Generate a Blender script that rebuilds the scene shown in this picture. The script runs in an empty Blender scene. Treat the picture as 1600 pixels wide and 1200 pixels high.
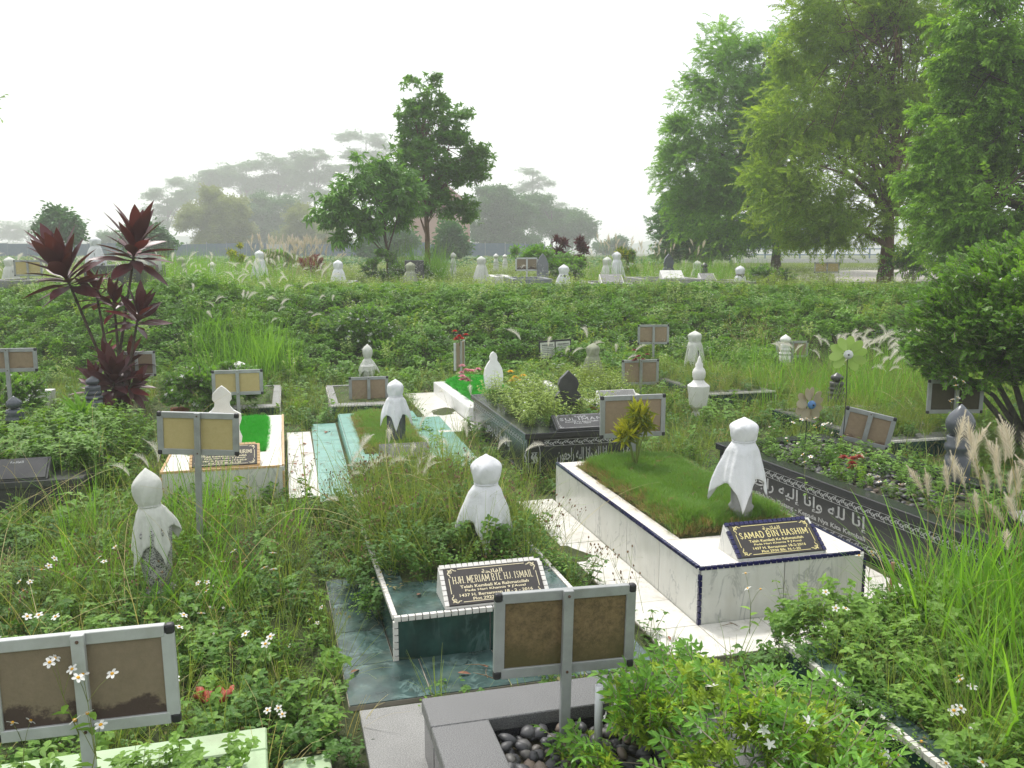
import bpy, math, random
import numpy as np
from mathutils import Vector, Matrix, Euler

sc = bpy.context.scene
COL = sc.collection
rd = math.radians
PI = math.pi

# ------------------------------------------------------------------ camera, sky, sun, exposure
CAM_H, PITCH = 2.2, 8.5
cd = bpy.data.cameras.new('camera'); cam = bpy.data.objects.new('camera', cd); COL.objects.link(cam)
cam.location = (0, 0, CAM_H); cam.rotation_euler = (rd(90 - PITCH), 0, 0)
cd.sensor_width = 36; cd.lens = 36 * 1380 / 1600; cd.clip_start = 0.1; cd.clip_end = 3000
sc.camera = cam
SUN_EL, SUN_AZ = 58, -28          # azimuth from +Y, positive to the right
world = bpy.data.worlds.new('World'); sc.world = world; world.use_nodes = True
wn = world.node_tree; wn.nodes.clear()
w_out = wn.nodes.new('ShaderNodeOutputWorld')
w_sky = wn.nodes.new('ShaderNodeTexSky'); w_sky.sky_type = 'NISHITA'; w_sky.sun_disc = False
w_sky.sun_elevation = rd(SUN_EL); w_sky.sun_rotation = rd(SUN_AZ); w_sky.dust_density = 4
w_b1 = wn.nodes.new('ShaderNodeBackground'); w_b1.inputs[1].default_value = 0.05
w_b2 = wn.nodes.new('ShaderNodeBackground')   # the closed white cloud layer, a little brighter overhead
w_b2.inputs[1].default_value = 0.68
w_tc = wn.nodes.new('ShaderNodeTexCoord'); w_sp = wn.nodes.new('ShaderNodeSeparateXYZ')
w_cr = wn.nodes.new('ShaderNodeValToRGB'); w_add = wn.nodes.new('ShaderNodeAddShader')
w_cr.color_ramp.elements[0].position = 0.0; w_cr.color_ramp.elements[0].color = (0.86, 0.875, 0.868, 1)
w_cr.color_ramp.elements[1].position = 0.55; w_cr.color_ramp.elements[1].color = (1.0, 1.0, 0.98, 1)
L = wn.links.new
L(w_sky.outputs[0], w_b1.inputs[0]); L(w_tc.outputs['Generated'], w_sp.inputs[0]); L(w_sp.outputs['Z'], w_cr.inputs[0])
L(w_cr.outputs[0], w_b2.inputs[0]); L(w_b1.outputs[0], w_add.inputs[0]); L(w_b2.outputs[0], w_add.inputs[1]); L(w_add.outputs[0], w_out.inputs[0])
sd = bpy.data.lights.new('sun', 'SUN'); sd.energy = 2.4; sd.angle = rd(7); sd.color = (1, 0.975, 0.93)
sun = bpy.data.objects.new('sun', sd); COL.objects.link(sun)
sdir = Vector((math.sin(rd(SUN_AZ)) * math.cos(rd(SUN_EL)), math.cos(rd(SUN_AZ)) * math.cos(rd(SUN_EL)), math.sin(rd(SUN_EL))))
sun.rotation_euler = sdir.to_track_quat('Z', 'Y').to_euler(); sun.location = sdir * 50
sc.view_settings.view_transform = 'Standard'; sc.view_settings.look = 'None'
sc.view_settings.exposure = 0.58; sc.view_settings.gamma = 1; sc.view_settings.use_curve_mapping = False
sc.render.engine = 'CYCLES'
cy = sc.cycles
cy.use_denoising = True; cy.max_bounces = 8; cy.diffuse_bounces = 3; cy.glossy_bounces = 2; cy.transmission_bounces = 4
cy.volume_bounces = 3; cy.transparent_max_bounces = 8; cy.use_adaptive_sampling = True; cy.adaptive_threshold = 0.02
cy.volume_max_steps = 64; cy.caustics_reflective = False; cy.caustics_refractive = False

# ------------------------------------------------------------------ helpers
rng = random.Random(7)
nr = np.random.RandomState(11)
F = 1380.0
def at(px, py, z=0.0):
    """ground point seen at a photo pixel, at height z"""
    p = rd(PITCH); dx = (px - 800) / F; dy = -(py - 600) / F
    vy = math.cos(p) + dy * math.sin(p); vz = -math.sin(p) + dy * math.cos(p)
    t = (z - CAM_H) / vz
    return Vector((dx * t, vy * t, z))
def far(px, py, d):
    """point at ground distance d behind a photo pixel"""
    p = rd(PITCH); dx = (px - 800) / F; dy = -(py - 600) / F
    vy = math.cos(p) + dy * math.sin(p); vz = -math.sin(p) + dy * math.cos(p)
    t = d / vy
    return Vector((dx * t, d, CAM_H + vz * t))
def sstep(t):
    t = np.clip(t, 0, 1); return t * t * (3 - 2 * t)
def wave(x, y, s, k=0.0):
    return (np.sin(x * s + 1.7 + k) * np.cos(y * s * 1.13 + 0.6 + k) + 0.6 * np.sin(x * s * 2.3 + y * s * 1.9 + 2.1 + k) + 0.4 * np.cos(x * s * 4.1 - y * s * 3.7 + k)) / 2.0
def tz(x, y):
    x = np.asarray(x, float); y = np.asarray(y, float)
    yb = 15.0 + 0.7 * np.sin(x * 0.35 + 0.5)
    z = 1.28 * sstep((y - yb) / 4.2) + 0.14 * sstep((y - 24) / 20)
    return z + 0.03 * wave(x, y, 0.9) * sstep((y - 2) / 4)

def tag(o, label, cat, group=None, kind=None):
    if label: o['label'] = label
    if cat: o['category'] = cat
    if group: o['group'] = group
    if kind: o['kind'] = kind
    return o
def thing(name, label, cat, loc=(0, 0, 0), yaw=0.0, group=None, rx=0.0, ry=0.0):
    o = bpy.data.objects.new(name, None); COL.objects.link(o)
    o.empty_display_size = 0.1
    o.location = loc; o.rotation_euler = (rd(rx), rd(ry), rd(yaw))
    return tag(o, label, cat, group)
def inst(name, mesh, parent=None, loc=(0, 0, 0), rot=(0, 0, 0), scl=(1, 1, 1)):
    o = bpy.data.objects.new(name, mesh); COL.objects.link(o)
    o.location = loc; o.rotation_euler = rot; o.scale = scl if hasattr(scl, '__len__') else (scl,) * 3
    if parent: o.parent = parent
    return o
def copy_tree(o, parent=None):
    c = o.copy(); COL.objects.link(c)
    if parent: c.parent = parent
    for ch in list(o.children): copy_tree(ch, c)
    return c

class MB:
    def __init__(s): s.v = []; s.f = []; s.m = []
    def add(s, vs, fs, mi=0):
        b = len(s.v); s.v += [tuple(p) for p in vs]; s.f += [tuple(i + b for i in f) for f in fs]; s.m += [mi] * len(fs); return s
    def box(s, x0, x1, y0, y1, z0, z1, mi=0):
        vs = [(x0, y0, z0), (x1, y0, z0), (x1, y1, z0), (x0, y1, z0), (x0, y0, z1), (x1, y0, z1), (x1, y1, z1), (x0, y1, z1)]
        return s.add(vs, [(0, 3, 2, 1), (4, 5, 6, 7), (0, 1, 5, 4), (1, 2, 6, 5), (2, 3, 7, 6), (3, 0, 4, 7)], mi)
    def prism(s, pts, y0, y1, mi=0):
        """outline in x,z extruded along y"""
        n = len(pts)
        vs = [(p[0], y0, p[1]) for p in pts] + [(p[0], y1, p[1]) for p in pts]
        fs = [tuple(range(n)), tuple(range(2 * n - 1, n - 1, -1))]
        fs += [((i + 1) % n, i, i + n, (i + 1) % n + n) for i in range(n)]
        return s.add(vs, fs, mi)
    def lathe(s, prof, n=20, c=(0, 0, 0), mi=0, sq=0):
        vs = []; fs = []
        for r, z in prof:
            for k in range(n):
                a = 2 * PI * k / n; rr = r
                if sq: rr = r / (max(abs(math.cos(a)), abs(math.sin(a))) ** sq)
                vs.append((c[0] + rr * math.cos(a), c[1] + rr * math.sin(a), c[2] + z))
        m = len(prof)
        for i in range(m - 1):
            for k in range(n):
                fs.append((i * n + k, i * n + (k + 1) % n, (i + 1) * n + (k + 1) % n, (i + 1) * n + k))
        fs.append(tuple(range(n - 1, -1, -1))); fs.append(tuple((m - 1) * n + k for k in range(n)))
        return s.add(vs, fs, mi)
    def tube(s, pts, r, n=6, mi=0):
        pts = [Vector(p) for p in pts]; rs = r if hasattr(r, '__len__') else [r] * len(pts)
        vs = []; fs = []
        t = (pts[1] - pts[0]).normalized(); a = t.orthogonal().normalized(); b = t.cross(a)
        for i, p in enumerate(pts):
            t = (pts[min(i + 1, len(pts) - 1)] - pts[max(i - 1, 0)]).normalized()
            a = (a - t * a.dot(t)).normalized(); b = t.cross(a)
            for k in range(n):
                an = 2 * PI * k / n; vs.append(p + (a * math.cos(an) + b * math.sin(an)) * rs[i])
        for i in range(len(pts) - 1):
            for k in range(n): fs.append((i * n + k, i * n + (k + 1) % n, (i + 1) * n + (k + 1) % n, (i + 1) * n + k))
        fs.append(tuple(range(n - 1, -1, -1))); fs.append(tuple((len(pts) - 1) * n + k for k in range(n)))
        return s.add(vs, fs, mi)
    def leaf(s, p, d, ln, w, droop=0.3, up=(0, 0, 1), mi=0, seg=3, fold=0.25, tipw=0.0, shape=None):
        """pointed, folded, drooping leaf: two strips either side of a midrib"""
        p = Vector(p); d = Vector(d).normalized(); up = Vector(up)
        side = d.cross(up)
        if side.length < 1e-3: side = d.orthogonal()
        side.normalize(); nrm = side.cross(d).normalized()
        wf = shape or [0.25, 0.95, 0.75, tipw] if seg == 3 else shape
        vs = []; q = p.copy(); dd = d.copy(); n = seg
        for i in range(n + 1):
            hw = w * 0.5 * wf[i]; nn = side.cross(dd).normalized()
            vs += [q - side * hw + nn * hw * fold, q, q + side * hw + nn * hw * fold]
            dd = (dd - Vector((0, 0, 1)) * droop / n).normalized(); q = q + dd * (ln / n)
        fs = []
        for i in range(n):
            a = i * 3
            fs += [(a, a + 1, a + 4, a + 3), (a + 1, a + 2, a + 5, a + 4)]
        return s.add(vs, fs, mi)
    def blade(s, p, d, ln, w, droop=0.8, seg=4, mi=0, tw=0.0):
        p = Vector(p); dd = Vector(d).normalized(); h = Vector((dd.x, dd.y, 0))
        side = Vector((-dd.y, dd.x, 0)) if h.length > 1e-3 else Vector((1, 0, 0))
        side.normalize(); side = (side + Vector((0, 0, tw))).normalized()
        hd = Vector((side.y, -side.x, 0))
        vs = []; q = p.copy()
        for i in range(seg + 1):
            t = i / seg; hw = w * 0.5 * (0.7 + 0.6 * t - 1.3 * t * t) if t < 1 else 0.0006
            vs += [q - side * hw, q + side * hw]
            dd = (dd + (hd * 0.5 - Vector((0, 0, 1))) * droop * (t + 0.15) / seg).normalized(); q = q + dd * (ln / seg)
        return s.add(vs, [(2 * i, 2 * i + 1, 2 * i + 3, 2 * i + 2) for i in range(seg)], mi)
    def ribbon(s, pts, w, z=0.0, mi=0):
        """flat strip in the xy plane at height z"""
        vs = []; n = len(pts)
        for i in range(n):
            a = pts[max(i - 1, 0)]; b = pts[min(i + 1, n - 1)]; dx, dy = b[0] - a[0], b[1] - a[1]; l = math.hypot(dx, dy) or 1
            hw = w[i] * 0.5 if hasattr(w, '__len__') else w * 0.5
            vs += [(pts[i][0] - dy / l * hw, pts[i][1] + dx / l * hw, z), (pts[i][0] + dy / l * hw, pts[i][1] - dx / l * hw, z)]
        return s.add(vs, [(2 * i + 1, 2 * i + 3, 2 * i + 2, 2 * i) for i in range(n - 1)], mi)
    def mesh(s, name, mats, smooth=False):
        me = bpy.data.meshes.new(name); me.from_pydata(s.v, [], s.f)
        for m in (mats if isinstance(mats, (list, tuple)) else [mats]): me.materials.append(m)
        me.polygons.foreach_set('material_index', s.m)
        if smooth: me.polygons.foreach_set('use_smooth', [True] * len(s.f))
        me.update(); return me
    def build(s, name, mats, parent=None, smooth=False, bevel=0, loc=(0, 0, 0), rot=(0, 0, 0), seg=1):
        o = inst(name, s.mesh(name, mats, smooth), parent, loc, rot)
        if bevel:
            m = o.modifiers.new('bevel', 'BEVEL'); m.width = bevel; m.segments = seg; m.limit_method = 'ANGLE'; m.angle_limit = rd(35)
        return o

# ------------------------------------------------------------------ materials
def nodes(name):
    m = bpy.data.materials.new(name); m.use_nodes = True
    nt = m.node_tree; b = nt.nodes['Principled BSDF']; return m, nt, b
def nn(nt, t, ins=None, **kw):
    n = nt.nodes.new(t)
    for k, v in kw.items(): setattr(n, k, v)
    for k, v in (ins or {}).items():
        if isinstance(v, bpy.types.NodeSocket): nt.links.new(v, n.inputs[k])
        else: n.inputs[k].default_value = v
    return n
def c4(c): return (c[0], c[1], c[2], 1)
def ramp(nt, fac, stops):
    r = nn(nt, 'ShaderNodeValToRGB'); e = r.color_ramp.elements
    while len(e) < len(stops): e.new(0.5)
    for i, (p, c) in enumerate(stops): e[i].position = p; e[i].color = c4(c) if hasattr(c, '__len__') else (c, c, c, 1)
    nt.links.new(fac, r.inputs[0]); return r.outputs[0]
def mixc(nt, f, a, b, mode='MIX'):
    n = nn(nt, 'ShaderNodeMix', data_type='RGBA', blend_type=mode)
    for s, v in ((n.inputs[0], f), (n.inputs[6], a), (n.inputs[7], b)):
        if isinstance(v, bpy.types.NodeSocket): nt.links.new(v, s)
        else: s.default_value = c4(v) if hasattr(v, '__len__') else v
    return n.outputs[2]
def coords(nt, scale=1.0, rnd=True):
    tc = nn(nt, 'ShaderNodeTexCoord'); oi = nn(nt, 'ShaderNodeObjectInfo')
    mm = nn(nt, 'ShaderNodeMath', {0: oi.outputs['Random'], 1: 37.0 if rnd else 0.0}, operation='MULTIPLY')
    cb = nn(nt, 'ShaderNodeCombineXYZ', {0: mm.outputs[0], 1: mm.outputs[0]})
    va = nn(nt, 'ShaderNodeVectorMath', {0: tc.outputs['Object'], 1: cb.outputs[0]}, operation='ADD')
    vs = nn(nt, 'ShaderNodeVectorMath', {0: va.outputs[0], 'Scale': scale}, operation='SCALE')
    return vs.outputs[0]
def noise(nt, vec, scale, detail=5, rough=0.55, dist=0.0):
    return nn(nt, 'ShaderNodeTexNoise', {'Vector': vec, 'Scale': scale, 'Detail': detail, 'Roughness': rough, 'Distortion': dist}).outputs[0]
def bump(nt, b, h, st=0.3, dist=0.01):
    n = nn(nt, 'ShaderNodeBump', {'Height': h, 'Strength': st, 'Distance': dist}); nt.links.new(n.outputs[0], b.inputs['Normal'])

LG = 1.7      # leaves are brighter than a first guess
def leafmat(name, a, b, c=None, tr=0.35, rough=0.5, cf=0.55, spec=0.22, tint=(1.5, 1.45, 0.6), pat=0.5):
    """a..b by instance, pulled toward c by leaf"""
    m, nt, bs = nodes(name)
    oi = nn(nt, 'ShaderNodeObjectInfo'); ge = nn(nt, 'ShaderNodeNewGeometry')
    pn = nn(nt, 'ShaderNodeTexNoise', {'Vector': oi.outputs['Location'], 'Scale': 0.9, 'Detail': 3}).outputs[0]
    pf = nn(nt, 'ShaderNodeMath', {0: ramp(nt, pn, [(0.35, 0.0), (0.65, 1.0)]), 1: oi.outputs['Random']}, operation='ADD')
    ph = nn(nt, 'ShaderNodeMath', {0: pf.outputs[0], 1: 0.5}, operation='MULTIPLY').outputs[0]
    a = tuple(min(.9, x * g_ * LG) for x, g_ in zip(a, (.82, .82, .7))) if pat else a; b = tuple(min(.9, x * g_ * LG) for x, g_ in zip(b, (.97, 1.0, .95))) if pat else b
    col = mixc(nt, ph, a, b)
    if c is None: c = tuple(x * 0.55 for x in a)
    r2 = ramp(nt, ge.outputs['Random Per Island'], [(0.0, 0.0), (1.0, cf)])
    col = mixc(nt, r2, col, c)
    nt.links.new(col, bs.inputs['Base Color']); bs.inputs['Roughness'].default_value = rough
    bs.inputs['Specular IOR Level'].default_value = spec
    tl = nn(nt, 'ShaderNodeBsdfTranslucent'); c2 = mixc(nt, 1.0, col, tint, 'MULTIPLY'); nt.links.new(c2, tl.inputs[0])
    ms = nn(nt, 'ShaderNodeMixShader', {0: tr}); nt.links.new(bs.outputs[0], ms.inputs[1]); nt.links.new(tl.outputs[0], ms.inputs[2])
    nt.links.new(ms.outputs[0], nt.nodes['Material Output'].inputs[0]); return m
def plain(name, c, rough=0.5, var=0.12, sc_=8.0, metal=0.0, bmp=0.0, dirt=None, spec=0.5, rnd=True, dsc=2.5):
    m, nt, b = nodes(name); v = coords(nt, 1.0, rnd)
    n1 = noise(nt, v, sc_, 6); c0 = tuple(x * (1 - var) for x in c); c1 = tuple(min(1, x * (1 + var)) for x in c)
    col = ramp(nt, n1, [(0.3, c0), (0.7, c1)])
    if dirt:
        n2 = noise(nt, v, dsc, 8, 0.7); f = ramp(nt, n2, [(0.48, 0.0), (0.75, dirt[3])]); col = mixc(nt, f, col, dirt[:3])
    nt.links.new(col, b.inputs['Base Color']); b.inputs['Roughness'].default_value = rough; b.inputs['Metallic'].default_value = metal
    b.inputs['Specular IOR Level'].default_value = spec
    if bmp: bump(nt, b, noise(nt, v, sc_ * 6, 6), bmp, 0.01)
    return m
def marble(name, base, vein, scale=2.2, rough=0.18, width=0.03, dirt=(0.4, 0.36, 0.28, 0.25), cloud=0.1, vs=0.8, mk=(.5, .62)):
    m, nt, b = nodes(name); v = coords(nt)
    mp = nn(nt, 'ShaderNodeMapping', {'Vector': v, 'Scale': (1.3, 1.3, 0.5), 'Rotation': (0.7, 0.75, 0.7)}).outputs[0]
    n1 = noise(nt, mp, scale, 8, 0.6, 0.9)
    vn = ramp(nt, n1, [(0.5 - width, 0.0), (0.5, vs), (0.5 + width, 0.0)])
    ms = ramp(nt, noise(nt, mp, scale * 0.9, 3), [(mk[0], 0.0), (mk[1], 1.0)])
    f = nn(nt, 'ShaderNodeMath', {0: vn, 1: ms}, operation='MULTIPLY').outputs[0]
    cl = ramp(nt, noise(nt, v, scale * 1.5, 5), [(0.3, tuple(x * (1 - cloud) for x in base)), (0.7, tuple(min(1, x * (1 + cloud)) for x in base))])
    col = mixc(nt, f, cl, vein)
    df = ramp(nt, noise(nt, v, 3.5, 9, 0.75), [(0.5, 0.0), (0.85, dirt[3])]); col = mixc(nt, df, col, dirt[:3])
    sk = nn(nt, 'ShaderNodeMapping', {'Vector': v, 'Scale': (14, 14, .9)}).outputs[0]
    sf = ramp(nt, noise(nt, sk, 1.0, 6, .65), [(.52, 0.0), (.8, dirt[3])]); col = mixc(nt, sf, col, tuple(x * .8 for x in dirt[:3]))
    nt.links.new(col, b.inputs['Base Color']); b.inputs['Roughness'].default_value = rough
    return m
def speckle(name, a, b_, scale=220, rough=0.4, t=0.5, blot=0.15):
    m, nt, b = nodes(name); v = coords(nt)
    n1 = noise(nt, v, scale, 2, 0.6); col = ramp(nt, n1, [(t - 0.05, a), (t + 0.05, b_)])
    n2 = ramp(nt, noise(nt, v, 3.0, 6), [(0.3, 1 - blot), (0.7, 1.0)]); col = mixc(nt, 1.0, col, n2, 'MULTIPLY')
    nt.links.new(col, b.inputs['Base Color']); b.inputs['Roughness'].default_value = rough
    bump(nt, b, n1, 0.1, 0.002); return m

M = {}
M['marble'] = marble('white_marble_tile', (0.63, 0.63, 0.59), (0.3, 0.31, 0.31), 4.6, 0.2, 0.022, (0.42, 0.38, 0.27, 0.22), 0.05, 0.75, (.44, .54))
M['marble_top'] = marble('white_marble_deck', (0.72, 0.69, 0.64), (0.45, 0.43, 0.4), 3, 0.25, 0.02, (0.5, 0.42, 0.3, 0.35), 0.05)
M['path'] = marble('white_path_tile', (0.68, 0.66, 0.61), (0.45, 0.43, 0.4), 3, 0.3, 0.02, (0.3, 0.27, 0.18, 0.55), 0.06)
M['grout'] = plain('grout', (0.32, 0.29, 0.24), 0.9)
M['grout_white'] = plain('white_grout', (0.6, 0.58, 0.54), 0.85, dirt=(0.2, 0.18, 0.13, 0.6), dsc=9)
M['navy'] = plain('navy_mosaic', (0.012, 0.012, 0.07), 0.15, 0.3)
M['white_trim'] = plain('white_mosaic', (0.72, 0.7, 0.66), 0.25, 0.05, dirt=(0.3, 0.27, 0.2, 0.5), dsc=12)
M['tan_trim'] = plain('tan_mosaic', (0.6, 0.4, 0.2), 0.3, 0.2)
M['green_marble'] = marble('dark_green_marble', (0.017, 0.05, 0.042), (0.12, 0.2, 0.19), 4, 0.12, 0.05, (0.1, 0.13, 0.1, 0.3), 0.6, 0.5)
M['green_path'] = marble('green_marble_path', (0.04, 0.075, 0.07), (0.2, 0.3, 0.28), 5, 0.16, 0.06, (0.14, 0.16, 0.12, 0.5), 0.5, 0.5)
M['teal'] = marble('pale_teal_tile', (0.17, 0.36, 0.31), (0.32, 0.5, 0.44), 3, 0.3, 0.04, (0.16, 0.18, 0.12, 0.5), 0.15, 0.5)
M['lime'] = plain('pale_lime_paint', (0.32, 0.44, 0.25), 0.5, 0.08, dirt=(0.2, 0.22, 0.13, 0.8))
M['granite'] = speckle('grey_granite', (0.065, 0.065, 0.065), (0.185, 0.187, 0.185), 260, 0.4, 0.5)
M['granite_side'] = speckle('polished_dark_granite', (0.02, 0.02, 0.024), (0.06, 0.06, 0.068), 260, 0.15, 0.55)
M['slab'] = speckle('pale_granite_slab', (0.16, 0.16, 0.155), (0.3, 0.3, 0.285), 200, 0.5, 0.5, 0.3)
M['black'] = speckle('black_granite', (0.024, 0.027, 0.029), (0.05, 0.055, 0.058), 300, 0.2, 0.62)
M['blackflat'] = plain('grey_black_stone', (0.05, 0.05, 0.052), 0.3, 0.2, dirt=(0.1, 0.11, 0.08, 0.5))
M['plaque'] = plain('bronze_black_plaque', (0.034, 0.029, 0.028), 0.6, 0.12, 60)
M['gold'] = plain('gold_lettering', (0.78, 0.68, 0.30), 0.45, 0.1)
M['cream'] = plain('cream_lettering', (0.72, 0.64, 0.42), 0.5, 0.1)
M['silver'] = plain('silver_engraving', (0.42, 0.43, 0.43), 0.6, 0.25, 30)
M['alu'] = plain('weathered_aluminium', (0.33, 0.345, 0.34), 0.42, 0.1, 14, 0.25, dirt=(0.16, 0.16, 0.13, 0.6))
M['alu_lt'] = plain('bright_aluminium', (0.5, 0.52, 0.51), 0.35, 0.08, 14, 0.2, dirt=(0.25, 0.25, 0.2, 0.5))
M['cap'] = plain('black_plastic_cap', (0.02, 0.02, 0.022), 0.5, 0.2)
M['rust'] = plain('rusty_screw', (0.09, 0.05, 0.03), 0.8, 0.3)
def board(name, a, b_, st, lo=0.35, hi=0.75):
    m, nt, b = nodes(name); v = coords(nt)
    n1 = noise(nt, v, 26, 10, 0.85); col = ramp(nt, n1, [(0.36, a), (0.62, b_)])
    tc = nn(nt, 'ShaderNodeTexCoord'); sp = nn(nt, 'ShaderNodeSeparateXYZ', {0: tc.outputs['Generated']})
    mm = nn(nt, 'ShaderNodeMath', {0: noise(nt, v, 9, 6, 0.7), 1: sp.outputs['Z']}, operation='SUBTRACT')
    f = ramp(nt, mm.outputs[0], [(lo, 0.0), (hi, 0.9)]); col = mixc(nt, f, col, st)
    nt.links.new(col, b.inputs['Base Color']); b.inputs['Roughness'].default_value = 0.75
    bump(nt, b, noise(nt, v, 150, 4), 0.35, 0.002); return m
M['board_brown'] = board('tan_board', (0.19, 0.15, 0.095), (0.235, 0.185, 0.12), (0.05, 0.03, 0.025), 0.26, 0.36)
M['board_moss'] = board('mossy_brown_board', (0.06, 0.045, 0.016), (0.21, 0.145, 0.065), (0.07, 0.06, 0.016), -0.2, 0.45)
M['board_yellow'] = board('yellowed_board', (0.42, 0.34, 0.14), (0.47, 0.39, 0.18), (0.3, 0.25, 0.1), 0.5, 0.8)
M['board_tan'] = board('light_brown_board', (0.24, 0.175, 0.11), (0.31, 0.235, 0.15), (0.12, 0.07, 0.045), 0.4, 0.6)
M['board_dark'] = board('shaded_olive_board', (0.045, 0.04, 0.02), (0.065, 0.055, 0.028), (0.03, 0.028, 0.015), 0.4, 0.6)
M['board_white'] = plain('white_notice', (0.55, 0.56, 0.5), 0.6, 0.1)
def clothmat(name, c, d):
    m, nt, b = nodes(name); v = coords(nt)
    col = mixc(nt, ramp(nt, noise(nt, v, 4, 6, 0.7), [(0.45, 0.0), (0.8, 0.7)]), c, d)
    nt.links.new(col, b.inputs['Base Color']); b.inputs['Roughness'].default_value = 0.85; b.inputs['Specular IOR Level'].default_value = 0.1
    bump(nt, b, noise(nt, v, 11, 7, .7, 1.2), 0.55, 0.02)
    tl = nn(nt, 'ShaderNodeBsdfTranslucent'); nt.links.new(col, tl.inputs[0])
    ms = nn(nt, 'ShaderNodeMixShader', {0: 0.12}); nt.links.new(b.outputs[0], ms.inputs[1]); nt.links.new(tl.outputs[0], ms.inputs[2])
    nt.links.new(ms.outputs[0], nt.nodes['Material Output'].inputs[0]); return m
M['cloth'] = clothmat('white_cloth', (0.78, 0.79, 0.81), (0.66, 0.67, 0.68))
M['cloth_old'] = clothmat('weathered_cloth', (0.68, 0.69, 0.64), (0.5, 0.52, 0.44))
M['cloth_grey'] = clothmat('mossy_cloth', (0.36, 0.38, 0.28), (0.2, 0.23, 0.15))
M['terrazzo'] = speckle('black_and_white_terrazzo', (0.05, 0.05, 0.055), (0.5, 0.5, 0.47), 130, 0.7, 0.47, 0.2)
M['concrete'] = plain('grey_concrete', (0.3, 0.3, 0.29), 0.9, 0.2, 20, bmp=0.4, dirt=(0.14, 0.15, 0.12, 0.7))
M['white_stone'] = plain('white_painted_stone', (0.72, 0.71, 0.68), 0.45, 0.04, dirt=(0.4, 0.4, 0.33, 0.45))
M['white_clean'] = plain('white_polished_stone', (0.78, 0.78, 0.77), 0.35, 0.03, dirt=(0.5, 0.5, 0.42, 0.3))
M['grey_stone'] = plain('slate_grey_stone', (0.17, 0.18, 0.2), 0.4, 0.1)
M['blue_stone'] = plain('blue_grey_polished_stone', (0.075, 0.085, 0.1), 0.25, 0.15, dirt=(0.15, 0.16, 0.15, 0.4))
M['pebble'] = plain('dark_pebble', (0.055, 0.055, 0.06), 0.55, 0.35, 12, bmp=0.15)
_m, _nt, _b = nodes('pebble_tone'); _oi = nn(_nt, 'ShaderNodeObjectInfo')
_c = ramp(_nt, _oi.outputs['Random'], [(0.0, (0.028, 0.029, 0.033)), (0.6, (0.055, 0.055, 0.058)), (0.88, (0.09, 0.085, 0.075)), (1.0, (0.2, 0.15, 0.11))])
_v = coords(_nt); _c = mixc(_nt, ramp(_nt, noise(_nt, _v, 40, 5), [(0.5, 0.0), (0.8, 0.25)]), _c, (0.25, 0.25, 0.24))
_nt.links.new(_c, _b.inputs['Base Color']); _b.inputs['Roughness'].default_value = 0.5; M['pebble'] = _m
M['bark'] = plain('brown_bark', (0.085, 0.06, 0.038), 0.9, 0.35, 10, bmp=0.8)
M['bark_grey'] = plain('grey_bark', (0.075, 0.07, 0.055), 0.9, 0.35, 14, bmp=0.8)
M['bark_red'] = plain('reddish_bark', (0.15, 0.085, 0.05), 0.9, 0.25, 8, bmp=0.8)
M['twig'] = plain('dry_twig', (0.26, 0.22, 0.17), 0.9, 0.3)
M['stem'] = leafmat('green_stem', (0.11, 0.16, 0.04), (0.16, 0.17, 0.05), tr=0.1)
M['pvc'] = plain('white_plastic', (0.7, 0.71, 0.73), 0.3, 0.03)
M['brick'] = plain('red_clay', (0.36, 0.12, 0.07), 0.85, 0.2, dirt=(0.12, 0.1, 0.06, 0.5))
# foliage
M['weed'] = leafmat('weed_leaf', (0.10, 0.205, 0.033), (0.15, 0.25, 0.045), (0.04, 0.10, 0.02))
M['weed_dk'] = leafmat('dark_weed_leaf', (0.05, 0.125, 0.025), (0.09, 0.175, 0.033), (0.03, 0.07, 0.016))
M['weed_dry'] = leafmat('dry_weed_leaf', (0.16, 0.15, 0.06), (0.22, 0.19, 0.09), (0.13, 0.08, 0.04))
M['grass'] = leafmat('grass_blade', (0.11, 0.185, 0.035), (0.17, 0.225, 0.06), (0.13, 0.12, 0.045), tr=0.4)
M['grass_br'] = leafmat('bright_grass_blade', (0.10, 0.235, 0.03), (0.15, 0.275, 0.042), (0.07, 0.16, 0.022), tr=0.45)
M['grass_dry'] = leafmat('dry_grass_blade', (0.3, 0.26, 0.13), (0.38, 0.33, 0.18), (0.2, 0.15, 0.07), tr=0.3)
M['bank'] = leafmat('creeper_leaf', (0.10, 0.225, 0.04), (0.165, 0.285, 0.05), (0.05, 0.115, 0.028), rough=0.4)
M['bank_y'] = leafmat('yellowish_herb_leaf', (0.18, 0.26, 0.055), (0.24, 0.3, 0.08), (0.1, 0.17, 0.04))
M['turf'] = leafmat('turf_blade', (0.085, 0.185, 0.04), (0.12, 0.215, 0.05), (0.22, 0.22, 0.09), tr=0.3, cf=0.25)
M['turf_dry'] = leafmat('dry_turf_blade', (0.2, 0.14, 0.07), (0.25, 0.2, 0.09), tr=0.2)
M['plastic_turf'] = leafmat('plastic_turf_blade', (0.03, 0.28, 0.03), (0.05, 0.36, 0.04), (0.02, 0.18, 0.02), tr=0.2)
M['jasmine'] = leafmat('jasmine_leaf', (0.20, 0.32, 0.045), (0.38, 0.43, 0.07), (0.12, 0.24, 0.035), rough=0.35)
M['jasmine_dk'] = leafmat('jasmine_old_leaf', (0.10, 0.24, 0.04), (0.16, 0.30, 0.05), (0.05, 0.13, 0.025), rough=0.35)
M['shrub'] = leafmat('shrub_leaf', (0.10, 0.22, 0.035), (0.155, 0.29, 0.05), (0.035, 0.09, 0.02), rough=0.35)
M['shrub_dk'] = leafmat('dark_shrub_leaf', (0.045, 0.115, 0.03), (0.07, 0.15, 0.04), rough=0.4)
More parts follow.
